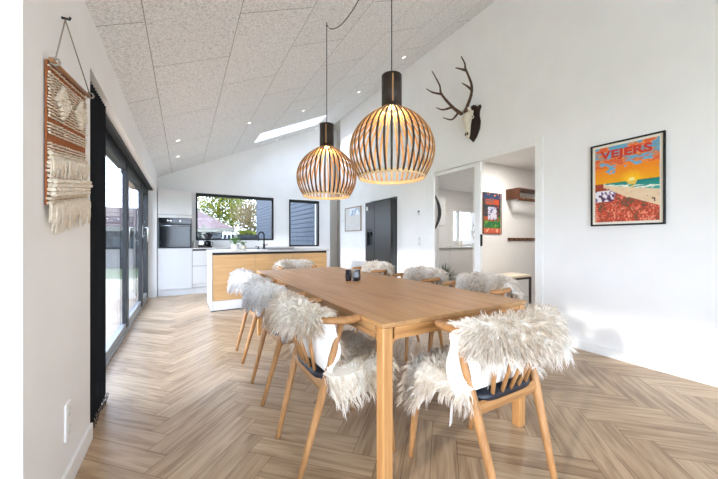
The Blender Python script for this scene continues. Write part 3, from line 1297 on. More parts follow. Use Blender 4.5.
for sx_ in (-1, 1):
    for sy_ in (-1, 1):
        leg_profile(sx_, sy_).build('leg', M_tableZ, tb)
for sy_ in (-1, 1):
    mb = MB()
    ya, yb_ = sorted((sy_ * (hy - 0.010), sy_ * (hy - 0.034)))
    mb.box(-hx + 0.066, hx - 0.066, ya, yb_, TZ - 0.0205 - 0.055, TZ - 0.0205, 0.002)
    ya, yb_ = sorted((sy_ * (hy - 0.003), sy_ * (hy - 0.01)))
    mb.box(-hx + 0.066, hx - 0.066, ya, yb_, TZ - 0.0205 - 0.022, TZ - 0.0215, 0.002)
    mb.box(-hx + 0.066, hx - 0.066, ya, yb_, TZ - 0.0205 - 0.055, TZ - 0.0205 - 0.034, 0.002)
    mb.build('apron', M_tableX, tb)
for sx_ in (-1, 1):
    mb = MB()
    xa_, xb_ = sorted((sx_ * (hx - 0.010), sx_ * (hx - 0.034)))
    mb.box(xa_, xb_, -hy + 0.066, hy - 0.066, TZ - 0.0205 - 0.055, TZ - 0.0205, 0.002)
    xa_, xb_ = sorted((sx_ * (hx - 0.003), sx_ * (hx - 0.01)))
    mb.box(xa_, xb_, -hy + 0.066, hy - 0.066, TZ - 0.0205 - 0.022, TZ - 0.0215, 0.002)
    mb.box(xa_, xb_, -hy + 0.066, hy - 0.066, TZ - 0.0205 - 0.055, TZ - 0.0205 - 0.034, 0.002)
    mb.build('apron', M_table, tb)

# dark little holders on the table
lab = ['left one of the small black candle holders clustered on the dining table',
       'front one of the small black candle holders clustered on the dining table',
       'right one of the small black candle holders clustered on the dining table']
M_holder = mat('black_glass_holder', (34, 34, 38), 0.25, noise=0.3, nscale=70, spec=0.7)
for i, (dx, dy, h, s) in enumerate(((-0.040, 0.020, 0.095, 0.031), (0.008, -0.028, 0.085, 0.031), (0.050, 0.016, 0.09, 0.029))):
    ca = root('candle_holder', (1.285 + dx, 2.335 + dy, TZ), random.uniform(-.3, .3))
    tag(ca, lab[i], 'candle holder', 'candle holders on the dining table')
    mb = MB()
    n = 6
    mb.lathe([(0, 0), (s * .82, 0), (s * 1.05, h * .4), (s * .9, h * .95), (s * .85, h), (s * .7, h), (s * .68, h * .6), (0, h * .6)], n, smooth=False)
    mb.build('glass_cup', M_holder, ca)
    mb = MB()
    mb.lathe([(0, h * .6), (s * .6, h * .6), (s * .6, h * .75), (0, h * .76)], 12)
    mb.build('candle', M_black, ca)

# ------------------------------------------------------------------ chairs (local frame: sitter faces +y)


def lerp(a, b, q):
    return tuple(a[i] + (b[i] - a[i]) * q for i in range(3))


def make_chair():
    r = root('dining_chair')
    for s in (-1, 1):
        mb = MB()
        foot, top = (s * 0.222, 0.245, 0), (s * 0.205, 0.205, 0.445)
        mb.tube([lerp(foot, top, q) for q in (0, .3, .7, .94, 1)], [0.0125, 0.0155, 0.019, 0.019, 0.014], 12)
        mb.build('leg', M_chairZ, r)
        mb = MB()
        foot, top = (s * 0.178, -0.25, 0), (s * 0.232, -0.060, 0.715)
        mb.tube([lerp(foot, top, q) for q in (0, .25, .55, .62, .85, 1)], [0.0125, 0.0165, 0.0205, 0.0205, 0.016, 0.013], 12)
        mb.build('leg', M_chairZ, r)
    mb = MB()
    # rails between the legs
    zr = 0.415
    rb = (0.209, -0.14)
    fb = (0.205, 0.207)
    for s in (-1, 1):
        mb.tube([(s * rb[0], rb[1], zr), (s * fb[0], fb[1], zr + 0.005)], 0.021, 8, flat=(0.5, 1.15), up=(0, 0, 1), smooth=False)
    mb.tube([(-fb[0], fb[1], zr + .005), (fb[0], fb[1], zr + .005)], 0.021, 8, flat=(0.5, 1.15), up=(0, 0, 1), smooth=False)
    mb.tube([(-rb[0], rb[1], zr), (rb[0], rb[1], zr)], 0.024, 8, flat=(0.55, 1.2), up=(0, 0, 1), smooth=False)
    mb.build('seat_frame', M_chairX, r)
    # slats
    for i in range(5):
        q = (i - 2) / 2
        x0, x1 = q * 0.105, q * 0.165
        y1 = bow_y(x1)
        mb = MB()
        mb.tube([(x0, -0.138, 0.425), (x0 + (x1 - x0) * .5, (-0.138 + y1) / 2 - 0.006, 0.57), (x1, y1, 0.715)], [0.0105, 0.0115, 0.0095], 10, flat=(1.0, 0.75), up=(0, 1, 0.3))
        mb.build('back_slat', M_chairZ, r)
    # bow: one piece, arm ends flattened like paddles
    mb = MB()
    P, R = [], []
    n = 36
    for k in range(n + 1):
        a = math.radians(-28 + (180 + 56) * k / n)
        x = 0.252 * math.cos(a)
        y = -0.05 - 0.195 * math.sin(a) if math.sin(a) > 0 else -0.05 - 0.235 * math.sin(a)
        x = x if math.sin(a) > 0 else math.copysign(0.252 - 0.035 * (math.sin(a) ** 2) * 4, x)
        z = 0.725 + 0.012 * max(0, math.sin(a))
        P.append((x, y, z))
        e = min(k, n - k)
        R.append(0.023 * (0.55 if e == 0 else 0.85 if e == 1 else 1.05 if e < 6 else 0.98))
    mb.tube(P, R, 12, flat=(1.05, 0.72), up=(0, 0, 1))
    mb.build('backrest', M_chairX, r)
    # seat pad
    mb = MB()
    prof = []
    N = 40
    rings = []
    for (sc, z) in ((0.90, 0.432), (0.985, 0.436), (1.0, 0.448), (0.985, 0.461), (0.93, 0.470), (0.55, 0.474)):
        ring = []
        for k in range(N):
            a = 2 * math.pi * k / N
            ca_, sa_ = math.cos(a), math.sin(a)
            ex_ = 0.42
            px_ = math.copysign(abs(ca_) ** ex_, ca_)
            py_ = math.copysign(abs(sa_) ** ex_, sa_)
            wx = 0.222 + 0.022 * py_
            ring.append(mb.bm.verts.new((px_ * wx * sc, 0.045 + py_ * 0.205 * sc, z)))
        rings.append(ring)
    for A, B in zip(rings[:-1], rings[1:]):
        for k in range(N):
            f = mb.bm.faces.new((A[k], A[(k + 1) % N], B[(k + 1) % N], B[k]))
            f.smooth = True
    mb.bm.faces.new(rings[0][::-1])
    f = mb.bm.faces.new(rings[-1])
    f.smooth = True
    mb.build('seat', M_leather, r)
    return r


def bow_y(x):
    q = min(1, abs(x) / 0.252)
    return -0.05 - 0.195 * math.sqrt(1 - q * q)


# ------------------------------------------------------------------ sheepskins


def catmull(P, s):
    P = np.asarray(P, float)
    n = len(P) - 1
    x = s * n
    i = np.clip(np.floor(x).astype(int), 0, n - 1)
    u = (x - i)[..., None]
    p0 = P[np.clip(i - 1, 0, n)]
    p1 = P[i]
    p2 = P[np.clip(i + 1, 0, n)]
    p3 = P[np.clip(i + 2, 0, n)]
    return 0.5 * ((2 * p1) + (-p0 + p2) * u + (2 * p0 - 5 * p1 + 4 * p2 - p3) * u ** 2 + (-p0 + 3 * p1 - 3 * p2 + p3) * u ** 3)


def skin_fn(path, shift_top=0.0, wav=0.0, seed=0, flap=None):
    """path rows: y, z, half width left, half width right, is-seat (1) or back (0)"""
    path = np.asarray(path, float)

    def fn(s, a):
        r = catmull(path, s)
        y, z, wl, wr, seat = [r[..., i] for i in range(5)]
        seat = np.clip(seat, 0, 1)
        w_ = np.where(a < 0, wl, wr)
        wob = 1 + wav * (np.sin(s * 17 + seed + a * 2) * 0.5 + np.sin(s * 31 + seed * 2.3) * 0.35)
        arc = a * w_ * wob
        # on the seat: falls down past the seat edge
        lim = 0.232
        over = np.clip(np.abs(arc) - lim, 0, None)
        sgn = np.sign(arc)
        xs = sgn * (np.minimum(np.abs(arc), lim) + over * 0.22 + 0.012 * (over > 0))
        zs = z - over * 0.97
        # on the back: follows the bow
        xa = np.abs(arc)
        ang = np.clip(xa / 0.27, 0, 1.7)
        xb = sgn * 0.262 * np.sin(np.minimum(ang, math.pi / 2)) 
        yb = y + 0.20 * (1 - np.cos(ang))
        zb = z - 0.25 * np.clip(xa - 0.2, 0, None)
        X = xs * seat + xb * (1 - seat)
        Y = y * seat + yb * (1 - seat)
        Z = zs * seat + zb * (1 - seat)
        return np.stack([X, Y, Z], -1)

    def frame(s, a, e=0.004):
        p = fn(s, a)
        ds = fn(np.clip(s + e, 0, 1), a) - fn(np.clip(s - e, 0, 1), a)
        da = fn(s, np.clip(a + e, -1, 1)) - fn(s, np.clip(a - e, -1, 1))
        nn = np.cross(ds, da)
        nn /= np.linalg.norm(nn, axis=-1, keepdims=True) + 1e-9
        ds = ds / (np.linalg.norm(ds, axis=-1, keepdims=True) + 1e-9)
        da = da / (np.linalg.norm(da, axis=-1, keepdims=True) + 1e-9)
        return p, ds, da, nn
    return fn, frame


def make_fleece(path, strands, length, pal, seed, wav=0.06, width=0.0036, tag_strip=False):
    R = np.random.default_rng(seed)
    fn, frame = skin_fn(path, wav=wav, seed=seed)
    NS, NA = 46, 26
    s, a = np.meshgrid(np.linspace(0, 1, NS), np.linspace(-1, 1, NA), indexing='ij')
    p, ds, da, nn = frame(s, a)
    idx = np.arange(NS * NA).reshape(NS, NA)
    q = np.stack([idx[:-1, :-1], idx[1:, :-1], idx[1:, 1:], idx[:-1, 1:]], -1).reshape(-1, 4)
    # hide: two skins and a rim
    V = np.concatenate([p.reshape(-1, 3), (p - nn * 0.004).reshape(-1, 3)])
    off = NS * NA
    rim = np.concatenate([idx[0, :], idx[1:, -1], idx[-1, ::-1][1:], idx[::-1, 0][1:]])
    rq = np.stack([rim[:-1], rim[1:], rim[1:] + off, rim[:-1] + off], -1)
    hide = np_mesh('hide', V, np.concatenate([q, q[:, ::-1] + off, rq]), smooth=True)

    # fleece undercoat
    def patch(s_, a_):
        return 0.5 + 0.5 * np.sin(3.1 * a_ + 5 * s_ + seed) * np.sin(9 * s_ - 2 * a_ + seed * 1.7)
    edge = np.minimum(1, np.minimum((1 - np.abs(a)) * 6, np.minimum(s, 1 - s) * 14))
    lump = 0.5 + 0.5 * np.sin(a * 13 + seed + 3 * np.sin(s * 9)) * np.sin(s * 37 + seed)
    h = length * (0.28 + 0.14 * lump + R.normal(0, 0.03, s.shape)) * edge
    U = p + nn * (h[..., None] + 0.0005)
    pal_l = [np.array(lin(c)) for c in pal]
    pc = patch(s, a)[..., None]
    uc = pal_l[0] * (1 - pc * .5) + pal_l[1] * pc * .5
    VU = U.reshape(-1, 3)
    CU = uc.reshape(-1, 3)
    # strands
    n = strands
    S = R.uniform(0, 1, n)
    A = R.uniform(-1, 1, n)
    nc = max(60, n // 11)
    cs, ca = R.uniform(0, 1, nc), R.uniform(-1, 1, nc)
    # nearest clump in metric units
    Ls = 1.05
    Wd = 0.25
    best = np.empty(n, int)
    for i in range(0, n, 2000):
        d = ((S[i:i + 2000, None] - cs) * Ls) ** 2 + ((A[i:i + 2000, None] - ca) * Wd) ** 2
        best[i:i + 2000] = d.argmin(1)
    p, ds, da, nn = frame(S, A)
    cp, cds, cda, cn = frame(cs, ca)
    g = np.array([0, 0, -1.0])
    # direction of lie of each lock: away from the ridge, outwards at the edges, plus chance
    def flow(sn, ss, aa, dds, dda, nnn):
        down = g - nnn * (nnn @ g)[..., None]
        out = dda * (np.sign(aa) * np.clip(np.abs(aa) - 0.55, 0, 1) * 1.6)[..., None]
        endf = dds * (np.clip(ss - 0.85, 0, 1) * 5 - np.clip(0.15 - ss, 0, 1) * 5)[..., None]
        return down * 0.9 + out + endf
    cf = flow(nc, cs, ca, cds, cda, cn) + R.normal(0, 0.33, (nc, 3))
    clen = length * R.uniform(0.75, 1.25, nc)
    ctip = cp + cn * (clen * 0.62)[:, None] + cf * (clen * 0.62)[:, None]
    cmid = cp + cn * (clen * 0.50)[:, None] + cf * (clen * 0.16)[:, None]
    curl = R.normal(0, 0.12, (nc, 3)) * clen[:, None]
    sl = R.uniform(0.8, 1.15, n)[:, None]
    f_own = flow(n, S, A, ds, da, nn) + R.normal(0, 0.22, (n, 3))
    own_mid = p + nn * length * 0.5 + f_own * length * 0.15
    own_tip = p + nn * length * 0.62 + f_own * length * 0.6
    k = best
    p0 = p
    p2 = own_mid * 0.62 + cmid[k] * 0.38
    p4 = own_tip * 0.38 + ctip[k] * 0.62 + R.normal(0, length * 0.05, (n, 3))
    p4 = p2 + (p4 - p2) * sl
    p1 = p0 * 0.5 + p2 * 0.5 + nn * length * 0.06
    p3 = p2 * 0.5 + p4 * 0.5 + curl[k] * 0.5 + nn * length * 0.05
    pts = np.stack([p0, p1, p2, p3, p4], 1)
    side = np.cross(p4 - p0, R.normal(0, 1, (n, 3)))
    side /= np.linalg.norm(side, axis=1, keepdims=True) + 1e-9
    wds = np.array([1.0, 1.0, 0.85, 0.6, 0.15]) * width * 0.5
    L_ = pts - side[:, None] * wds[None, :, None]
    R_ = pts + side[:, None] * wds[None, :, None]
    VS = np.stack([L_, R_], 2).reshape(-1, 3)      # n,5,2,3
    base = np.arange(n)[:, None] * 10
    seg = np.array([[0, 1, 3, 2], [2, 3, 5, 4], [4, 5, 7, 6], [6, 7, 9, 8]])
    FS = (base[:, :, None] + seg[None]).reshape(-1, 4)
    pt = patch(S, A)
    tipmix = np.clip(pt * 1.1 + R.normal(0, 0.22, n) + 0.35 * (R.uniform(0, 1, nc)[k] - .5), 0, 1)[:, None]
    bright = (1 + R.normal(0, 0.06, n))[:, None]
    croot = pal_l[0] * bright
    cmid_ = (pal_l[1] * tipmix + pal_l[0] * (1 - tipmix)) * bright
    ctp = (pal_l[2] * tipmix + pal_l[3] * (1 - tipmix)) * bright
    cc = np.stack([croot * .95, croot, cmid_, cmid_ * .5 + ctp * .5, ctp], 1)
    cc = np.repeat(cc[:, :, None, :], 2, 2).reshape(-1, 3)
    V = np.concatenate([VU, VS])
    C = np.clip(np.concatenate([CU, cc]), 0, 0.95)
    Fq = np.concatenate([q, FS + len(VU)])
    fle = np_mesh('fleece', V, Fq, C, smooth=False)
    return hide, fle


#   root, mid, dark tip, light tip
PAL_CREAM = [(246, 242, 234), (232, 218, 196), (160, 132, 104), (252, 250, 247)]
PAL_GREY = [(247, 246, 244), (228, 225, 223), (154, 148, 146), (252, 251, 250)]
PAL_WARM = [(247, 244, 239), (231, 221, 207), (162, 140, 117), (252, 251, 249)]

# columns: y, z, left half width, right half width, seat flag
SEAT = [(0.23, 0.482, .17, .20, 1), (0.12, 0.484, .25, .26, 1), (0.02, 0.486, .27, .28, 1), (-0.125, 0.487, .27, .27, 1)]


def back_path(drop_l=0.0, out=0.70, wl=.30, wr=.30, seat=SEAT):
    return seat + [(-0.152, 0.53, wl * .95, wr * .95, .6), (-0.172, 0.60, wl, wr, .1), (-0.2, 0.69, wl, wr, 0), (-0.222, 0.752, wl, wr, 0),
                   (-0.252, 0.775, wl, wr, 0), (-0.285, 0.752, wl, wr, 0), (-0.296, (0.752 + out) / 2, wl, wr, 0), (-0.302, out, wl * .8, wr * .8, 0)]


seatL1 = [(0.22, 0.482, .20, .26, 1), (0.13, 0.484, .24, .33, 1), (0.03, 0.486, .26, .34, 1), (-0.12, 0.487, .27, .34, 1)]
seatN = [(0.22, 0.482, .36, .18, 1), (0.13, 0.484, .41, .24, 1), (0.03, 0.486, .30, .27, 1), (-0.12, 0.487, .25, .27, 1)]

chair0 = make_chair()


def add_skin(loc, rz, hide, fle, label, strip=False):
    r = root('sheepskin', loc, rz)
    tag(r, label, 'sheepskin', 'sheepskins draped over the dining chairs')
    link_shared('hide', hide, M_hide, r)
    link_shared('fleece', fle, M_fleece, r)
    if strip:
        mb = MB()
        mb.box(-0.014, 0.014, -0.0006, 0.0006, -0.14, 0.0)
        o = mb.build('care_tag', M_plastic, r)
        o.location = (-0.247, -0.055, 0.435)
        o.rotation_euler = (0.15, -0.22, 0.35)
        o['label'] = 'white care tag'
    return r


def link_shared(name, me, m, parent):
    o = bpy.data.objects.new(name, me)
    COL.objects.link(o)
    if not me.materials:
        me.materials.append(m)
    o.parent = parent
    return o


skin_L1 = make_fleece(back_path(out=.70, wl=.33, wr=.30, seat=seatL1), 18000, 0.058, PAL_CREAM, 3)
skin_N = make_fleece(back_path(out=.665, wl=.37, wr=.39, seat=seatN), 22000, 0.060, PAL_WARM, 11)
skin_G = make_fleece(back_path(out=.66), 11000, 0.06, PAL_GREY, 5, width=0.0045)
skin_W = make_fleece(back_path(out=.69), 12000, 0.07, PAL_WARM, 8, width=0.005)

HP = math.pi / 2
CH = 'oak dining chairs around the dining table'
spots = [
    # x, y, rz, chair label, skin meshes, skin label
    (0.70, 1.51, -HP, 'oak chair nearest the camera on the left long side of the table', skin_L1, 'cream and tan sheepskin on the nearest left-side chair, its white hide showing through the slats'),
    (0.70, 2.25, -HP, 'middle oak chair on the left long side of the table', skin_G, 'grey-white sheepskin on the middle chair of the left side'),
    (0.70, 3.04, -HP, 'farthest oak chair on the left long side, nearest the island', skin_G, 'grey-white sheepskin on the farthest left-side chair, against the oak island front'),
    (1.225, 0.97, 0.0, 'oak chair at the near short end of the table, back turned to the camera', skin_N, 'large cream sheepskin on the chair at the near table end, with a white tag hanging'),
    (1.95, 1.64, HP, 'oak chair on the right long side nearest the camera', skin_W, 'cream sheepskin on the nearest right-side chair, beside the doorway bench'),
    (1.95, 2.36, HP, 'middle oak chair on the right long side of the table', skin_W, 'cream sheepskin on the middle right-side chair, beside the spiky plant'),
    (1.95, 3.24, HP, 'farthest oak chair on the right long side, in front of the fridge', skin_W, 'cream sheepskin on the farthest right-side chair, below the fridge'),
    (1.34, 3.98, math.pi, 'oak chair at the far short end of the table, facing the camera', skin_W, 'cream sheepskin on the chair at the far table end, in front of the island'),
]
for i, (x, y, rz, lb, sk_, sl_) in enumerate(spots):
    c = chair0 if i == 0 else copy_tree(chair0)
    c.location = (x, y, 0)
    c.rotation_euler = (0, 0, rz)
    tag(c, lb, 'chair', CH)
    add_skin((x, y, 0), rz, sk_[0], sk_[1], sl_, strip=(i == 3))

# ------------------------------------------------------------------ pendant lamps


def make_pendant():
    r = root('pendant_lamp')
    prof = [(0.060, 0.525), (0.075, 0.510), (0.115, 0.482), (0.165, 0.440), (0.212, 0.385), (0.246, 0.320), (0.264, 0.255), (0.268, 0.200),
            (0.262, 0.145), (0.247, 0.090), (0.228, 0.045), (0.210, 0.012)]
    P = np.array(prof) * np.array([1, 0.863])
    fine = catmull(P, np.linspace(0, 1, 26))
    NSL = 40
    V, Fc, mats = [], [], []
    mb = MB()
    for k in range(NSL):
        a = 2 * math.pi * k / NSL
        u = Vector((math.cos(a), math.sin(a), 0))
        v = Vector((-math.sin(a), math.cos(a), 0))
        prev = None
        for j, (rr, z) in enumerate(fine):
            hw = 0.0036 + 0.0026 * min(1, rr / 0.25)
            hw = min(hw, math.pi * rr / NSL * 0.8)
            if j == 0:
                tn = Vector((fine[1][0] - rr, 0, fine[1][1] - z))
            elif j == len(fine) - 1:
                tn = Vector((rr - fine[j - 1][0], 0, z - fine[j - 1][1]))
            else:
                tn = Vector((fine[j + 1][0] - fine[j - 1][0], 0, fine[j + 1][1] - fine[j - 1][1]))
            tn.normalize()
            nr = (u * (-tn.z) + Vector((0, 0, 1)) * tn.x)
            c = u * rr + Vector((0, 0, z))
            th = 0.0028
            ring = [mb.bm.verts.new(c + v * hw + nr * th), mb.bm.verts.new(c - v * hw + nr * th),
                    mb.bm.verts.new(c - v * hw - nr * th), mb.bm.verts.new(c + v * hw - nr * th)]
            if prev:
                for q in range(4):
                    f = mb.bm.faces.new((prev[q], prev[(q + 1) % 4], ring[(q + 1) % 4], ring[q]))
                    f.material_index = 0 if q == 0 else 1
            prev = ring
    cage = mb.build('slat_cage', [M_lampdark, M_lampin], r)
    mb = MB()
    mb.lathe([(0.204, 0.0), (0.209, 0.0), (0.2135, 0.022), (0.2085, 0.022), (0.204, 0.0)], 64)
    mb.build('bottom_ring', M_ring, r)
    mb = MB()
    mb.lathe([(0.050, 0.655), (0.064, 0.655), (0.064, 0.445), (0.058, 0.445), (0.058, 0.640), (0.012, 0.640), (0.012, 0.670), (0.0, 0.670)], 40)
    mb.lathe([(0.064, 0.655), (0.012, 0.657)], 40)
    mb.build('lamp_neck', M_lampdark, r)
    mb = MB()
    mb.box(-0.004, 0.004, -0.066, -0.062, 0.47, 0.64)
    sl = mb.build('neck_seam', M_lampin, r)
    sl.rotation_euler = (0, 0, -YAW * 1.0)
    mb = MB()
    mb.tube([(0, 0, 0.64), (0, 0, 0.53)], 0.02, 12)
    mb.build('socket', M_black, r)
    mb = MB()
    mb.ball((0, 0, 0.485), 0.036, 2, (1, 1, 1.25))
    e = bpy.data.materials.new('glowing_bulb')
    e.use_nodes = True
    bb = e.node_tree.nodes['Principled BSDF']
    bb.inputs['Base Color'].default_value = (1, .8, .45, 1)
    bb.inputs['Emission Color'].default_value = (1, 0.62, 0.22, 1)
    bb.inputs['Emission Strength'].default_value = 14
    mb.build('bulb', e, r)
    return r


pl = make_pendant()
CABLE = mat('black_cable', (30, 28, 28), 0.6)
PZ = 1.488
for i, (x, y) in enumerate(((1.15, 1.585), (1.125, 2.55))):
    p = pl if i == 0 else copy_tree(pl)
    p.location = (x, y, PZ)
    tag(p, ['larger-looking slatted wooden globe pendant lamp, nearer and to the right', 'slatted wooden globe pendant lamp farther away, left of the nearer one'][i], 'pendant lamp', 'slatted globe pendants over the table')
    lt = light('pendant_bulb_light', 'POINT', (x, y, PZ + 0.41), None, 6.5, (1, 0.74, 0.46), shadow_soft_size=0.03)
    lt.data.use_shadow = True
    cz = ceil_z(x)
    mb = MB()
    if i == 0:
        mb.tube([(0, 0, 0.665), (0, 0, cz - PZ)], 0.0035, 6)
        mb.build('cable', CABLE, p)
    else:
        hk = (0.02, 0.03)
        pts = [(0, 0, 0.665), (0, 0, cz - PZ - 0.03)]
        # swag to the ceiling rose near the other lamp
        A_ = Vector((x, y, cz - 0.03))
        B_ = Vector((1.20, 1.75, ceil_z(1.20) - 0.01))
        for k in range(1, 15):
            q = k / 14
            pt = A_.lerp(B_, q)
            pt.z -= 0.16 * math.sin(math.pi * q ** 0.75)
            pts.append((pt.x - x, pt.y - y, pt.z - PZ))
        mb.tube(pts, 0.0035, 6)
        mb.build('cable', CABLE, p)
        mb = MB()
        mb.tube([(0, 0, cz - PZ + 0.004), (0, 0, cz - PZ - 0.02), (0.01, 0.0, cz - PZ - 0.035), (0, 0, cz - PZ - 0.045), (-0.008, 0, cz - PZ - 0.035)], 0.003, 6)
        mb.build('ceiling_hook', M_black, p)

# ceiling downlights
e = bpy.data.materials.new('downlight_glow')
e.use_nodes = True
bb = e.node_tree.nodes['Principled BSDF']
bb.inputs['Emission Color'].default_value = (1, 0.95, 0.86, 1)
bb.inputs['Emission Strength'].default_value = 4
first = None
dl = [(-0.075, 5.10), (-0.089, 6.05), (1.86, 5.25), (2.87, 7.15), (1.88, 7.14), (2.95, 3.75), (2.85, 4.98), (0.91, 5.14)]
dlab = ['recessed spotlight nearest the terrace doors, first of the left pair', 'recessed spotlight nearest the terrace doors, second of the left pair',
        'recessed spotlight just above the skylight', 'recessed spotlight at the lower right corner of the skylight', 'recessed spotlight between skylight and kitchen wall',
        'recessed spotlight right of the nearer pendant cable', 'recessed spotlight between the two pendant lamps', 'recessed spotlight left of the skylight']
for i, (x, y) in enumerate(dl):
    if first is None:
        first = root('recessed_spotlight')
        mb = MB()
        mb.lathe([(0.026, -0.0035), (0.036, -0.003), (0.038, 0.0), (0.026, 0.0)], 24)
        mb.build('bezel', M_white, first)
        mb = MB()
        mb.lathe([(0, -0.002), (0.026, -0.002), (0.026, 0.0), (0, 0.0)], 20)
        mb.build('lens', e, first)
        o = first
    else:
        o = copy_tree(first)
    o.location = (x, y, ceil_z(x) - 0.0005)
    o.rotation_euler = (0, -ANG, 0)
    tag(o, dlab[i], 'ceiling light', 'recessed spotlights in the ceiling')

# ------------------------------------------------------------------ antlers on the right wall
TH = YAW


def ray(px_, py_):
    u, v = (px_ - 359) / F_PX, (py_ - 240) / F_PX
    return Vector((math.sin(TH) + u * math.cos(TH), math.cos(TH) - u * math.sin(TH), -v))


def onx(px_, py_, X):
    d = ray(px_, py_)
    t_ = X / d.x
    return Vector((X, d.y * t_, CAM_H + d.z * t_))


AB = Vector((XR, 2.845, 2.705))
an = root('antler_trophy', AB)
tag(an, 'deer skull with brown antlers on a dark shield plaque, high on the right wall', 'antler trophy')
mb = MB()
sh = [(0.0, -0.27), (0.05, -0.215), (0.10, -0.12), (0.115, -0.02), (0.095, 0.06), (0.10, 0.12), (0.125, 0.17), (0.115, 0.20), (0.06, 0.185), (0.04, 0.22), (0, 0.235)]
full = [(-a, b_) for a, b_ in sh] + [(a, b_) for a, b_ in sh[::-1][1:-1]]
mb.prism([(0, a, b_) for a, b_ in full], (-0.022, 0, 0))
mb.prism([(-0.022, a * .9, b_ * .93) for a, b_ in full], (-0.006, 0, 0))
mb.build('plaque', M_plaque, an)
mb = MB()
# skull: cranium, long tapering muzzle, eye rings
ring = []
sec = [(x_ + 0.035, z_, a_ * 1.05, b2_ * 1.05) for x_, z_, a_, b2_ in [(-0.055, 0.145, 0.030, 0.028), (-0.085, 0.12, 0.050, 0.042), (-0.105, 0.07, 0.056, 0.046), (-0.11, 0.02, 0.050, 0.040), (-0.105, -0.04, 0.034, 0.030),
       (-0.10, -0.10, 0.026, 0.024), (-0.10, -0.15, 0.024, 0.020), (-0.098, -0.19, 0.014, 0.013)]]
mb.tube([(x, 0, z) for x, z, a, b_ in sec], [1] * len(sec), 4)
mb.bm.clear()
rings = []
for (x, z, a, b_) in sec:
    rings.append([mb.bm.verts.new((x + b_ * math.sin(2 * math.pi * k / 18), a * math.cos(2 * math.pi * k / 18), z + 0.2 * b_ * math.sin(2 * math.pi * k / 18))) for k in range(18)])
for A, B in zip(rings[:-1], rings[1:]):
    for k in range(18):
        f = mb.bm.faces.new((A[k], A[(k + 1) % 18], B[(k + 1) % 18], B[k]))
        f.smooth = True
mb.bm.faces.new(rings[0])
mb.bm.faces.new(rings[-1][::-1])
mb.tube([(-0.03, 0, 0.06), (-0.09, 0, 0.06)], 0.03, 10)
for s in (-1, 1):
    pts = [(-0.063 + 0.018 * math.cos(q), s * (0.052 + 0.006), 0.045 + 0.02 * math.sin(q)) for q in [2 * math.pi * k / 12 for k in range(13)]]
    mb.tube(pts, 0.006, 6)
    mb.tube([(-0.07, s * 0.03, 0.12), (-0.09, s * 0.035, 0.165)], [0.02, 0.018], 10)
skl = mb.build('skull', M_bone, an)
skl.scale = (1.3, 1.25, 1.12)
skl.location = (0.0, 0.03, 0.0)
for s in (-1, 1):
    mb = MB()
    mb.ball((-0.063, s * 0.048, 0.045), 0.017, 2, (1, .7, 1.1))
    mb.build('eye_socket', M_black, skl)
    mb = MB()
    mb.ball((-0.085, s * 0.012, -0.15), 0.010, 2, (1, .8, 2.2))
    mb.build('nostril', M_black, skl)


def antler(main, tines, base):
    mb = MB()

    def seg(pp, r0, r1):
        P = [onx(x, y, X) - AB for x, y, X in pp]
        Q = catmull(np.array([list(v) for v in P]), np.linspace(0, 1, 6 * (len(P) - 1) + 1))
        n_ = len(Q)
        rr = [(r0 + (r1 - r0) * (k / (n_ - 1)) ** 0.9) * (1 + 0.06 * math.sin(k * 2.3)) for k in range(n_)]
        mb.tube([tuple(v) for v in Q], rr, 9)
    seg(main, 0.026, 0.007)
    for tn in tines:
        seg(tn, 0.019, 0.005)
    P = onx(*main[0]) - AB
    mb.ball(tuple(P), 0.026, 2, (1, 1, .6))
    mb.build('antler', M_antler, an)


antler([(461.5, 114.5, 3.33), (452.4, 107.5, 3.27), (441.5, 94.5, 3.20), (439.5, 85.5, 3.18), (432, 71.5, 3.16)],
       [[(441.5, 94.5, 3.20), (433, 93, 3.14), (426.3, 89.3, 3.10)], [(452.4, 107.5, 3.27), (443, 110.2, 3.18), (436.3, 108, 3.12)],
        [(459, 112, 3.31), (452, 120, 3.22), (443, 118, 3.16)]], None)
antler([(465, 112.5, 3.34), (467.5, 106, 3.33), (471.2, 95, 3.30), (471.4, 84.5, 3.27), (465.5, 69, 3.22), (464.8, 64, 3.2), (461.2, 57, 3.18)],
       [[(471.3, 90, 3.285), (467, 86.5, 3.22), (461.8, 83.4, 3.16)], [(466.3, 71, 3.225), (461, 69.5, 3.18), (455.5, 68.2, 3.14)]], None)

# ------------------------------------------------------------------ framed pictures


def grid_print(name, W, H, nx, ny, colf, parent, place):
    """printed sheet as a fine mesh with per-vertex ink colours; place(u, v) -> local point"""
    us, vs = np.meshgrid(np.linspace(0, 1, nx), np.linspace(0, 1, ny), indexing='ij')
    V = np.array([place(u * W, v * H) for u, v in zip(us.ravel(), vs.ravel())])
    C = np.array([lin(colf(u, v)) for u, v in zip(us.ravel(), vs.ravel())])
    idx = np.arange(nx * ny).reshape(nx, ny)
    q = np.stack([idx[:-1, :-1], idx[1:, :-1], idx[1:, 1:], idx[:-1, 1:]], -1).reshape(-1, 4)
    return link(name, np_mesh(name, V, q, C), M_print, parent)


def vnoise(x, y, seed=0):
    def h(i, j):
        v = math.sin(i * 127.1 + j * 311.7 + seed * 74.7) * 43758.5453
        return v - math.floor(v)
    i, j = math.floor(x), math.floor(y)
    fx_, fy_ = x - i, y - j
    fx_, fy_ = fx_ * fx_ * (3 - 2 * fx_), fy_ * fy_ * (3 - 2 * fy_)
    return (h(i, j) * (1 - fx_) + h(i + 1, j) * fx_) * (1 - fy_) + (h(i, j + 1) * (1 - fx_) + h(i + 1, j + 1) * fx_) * fy_


def mixc(a, b_, q):
    q = max(0, min(1, q))
    return tuple(a[i] * (1 - q) + b_[i] * q for i in range(3))


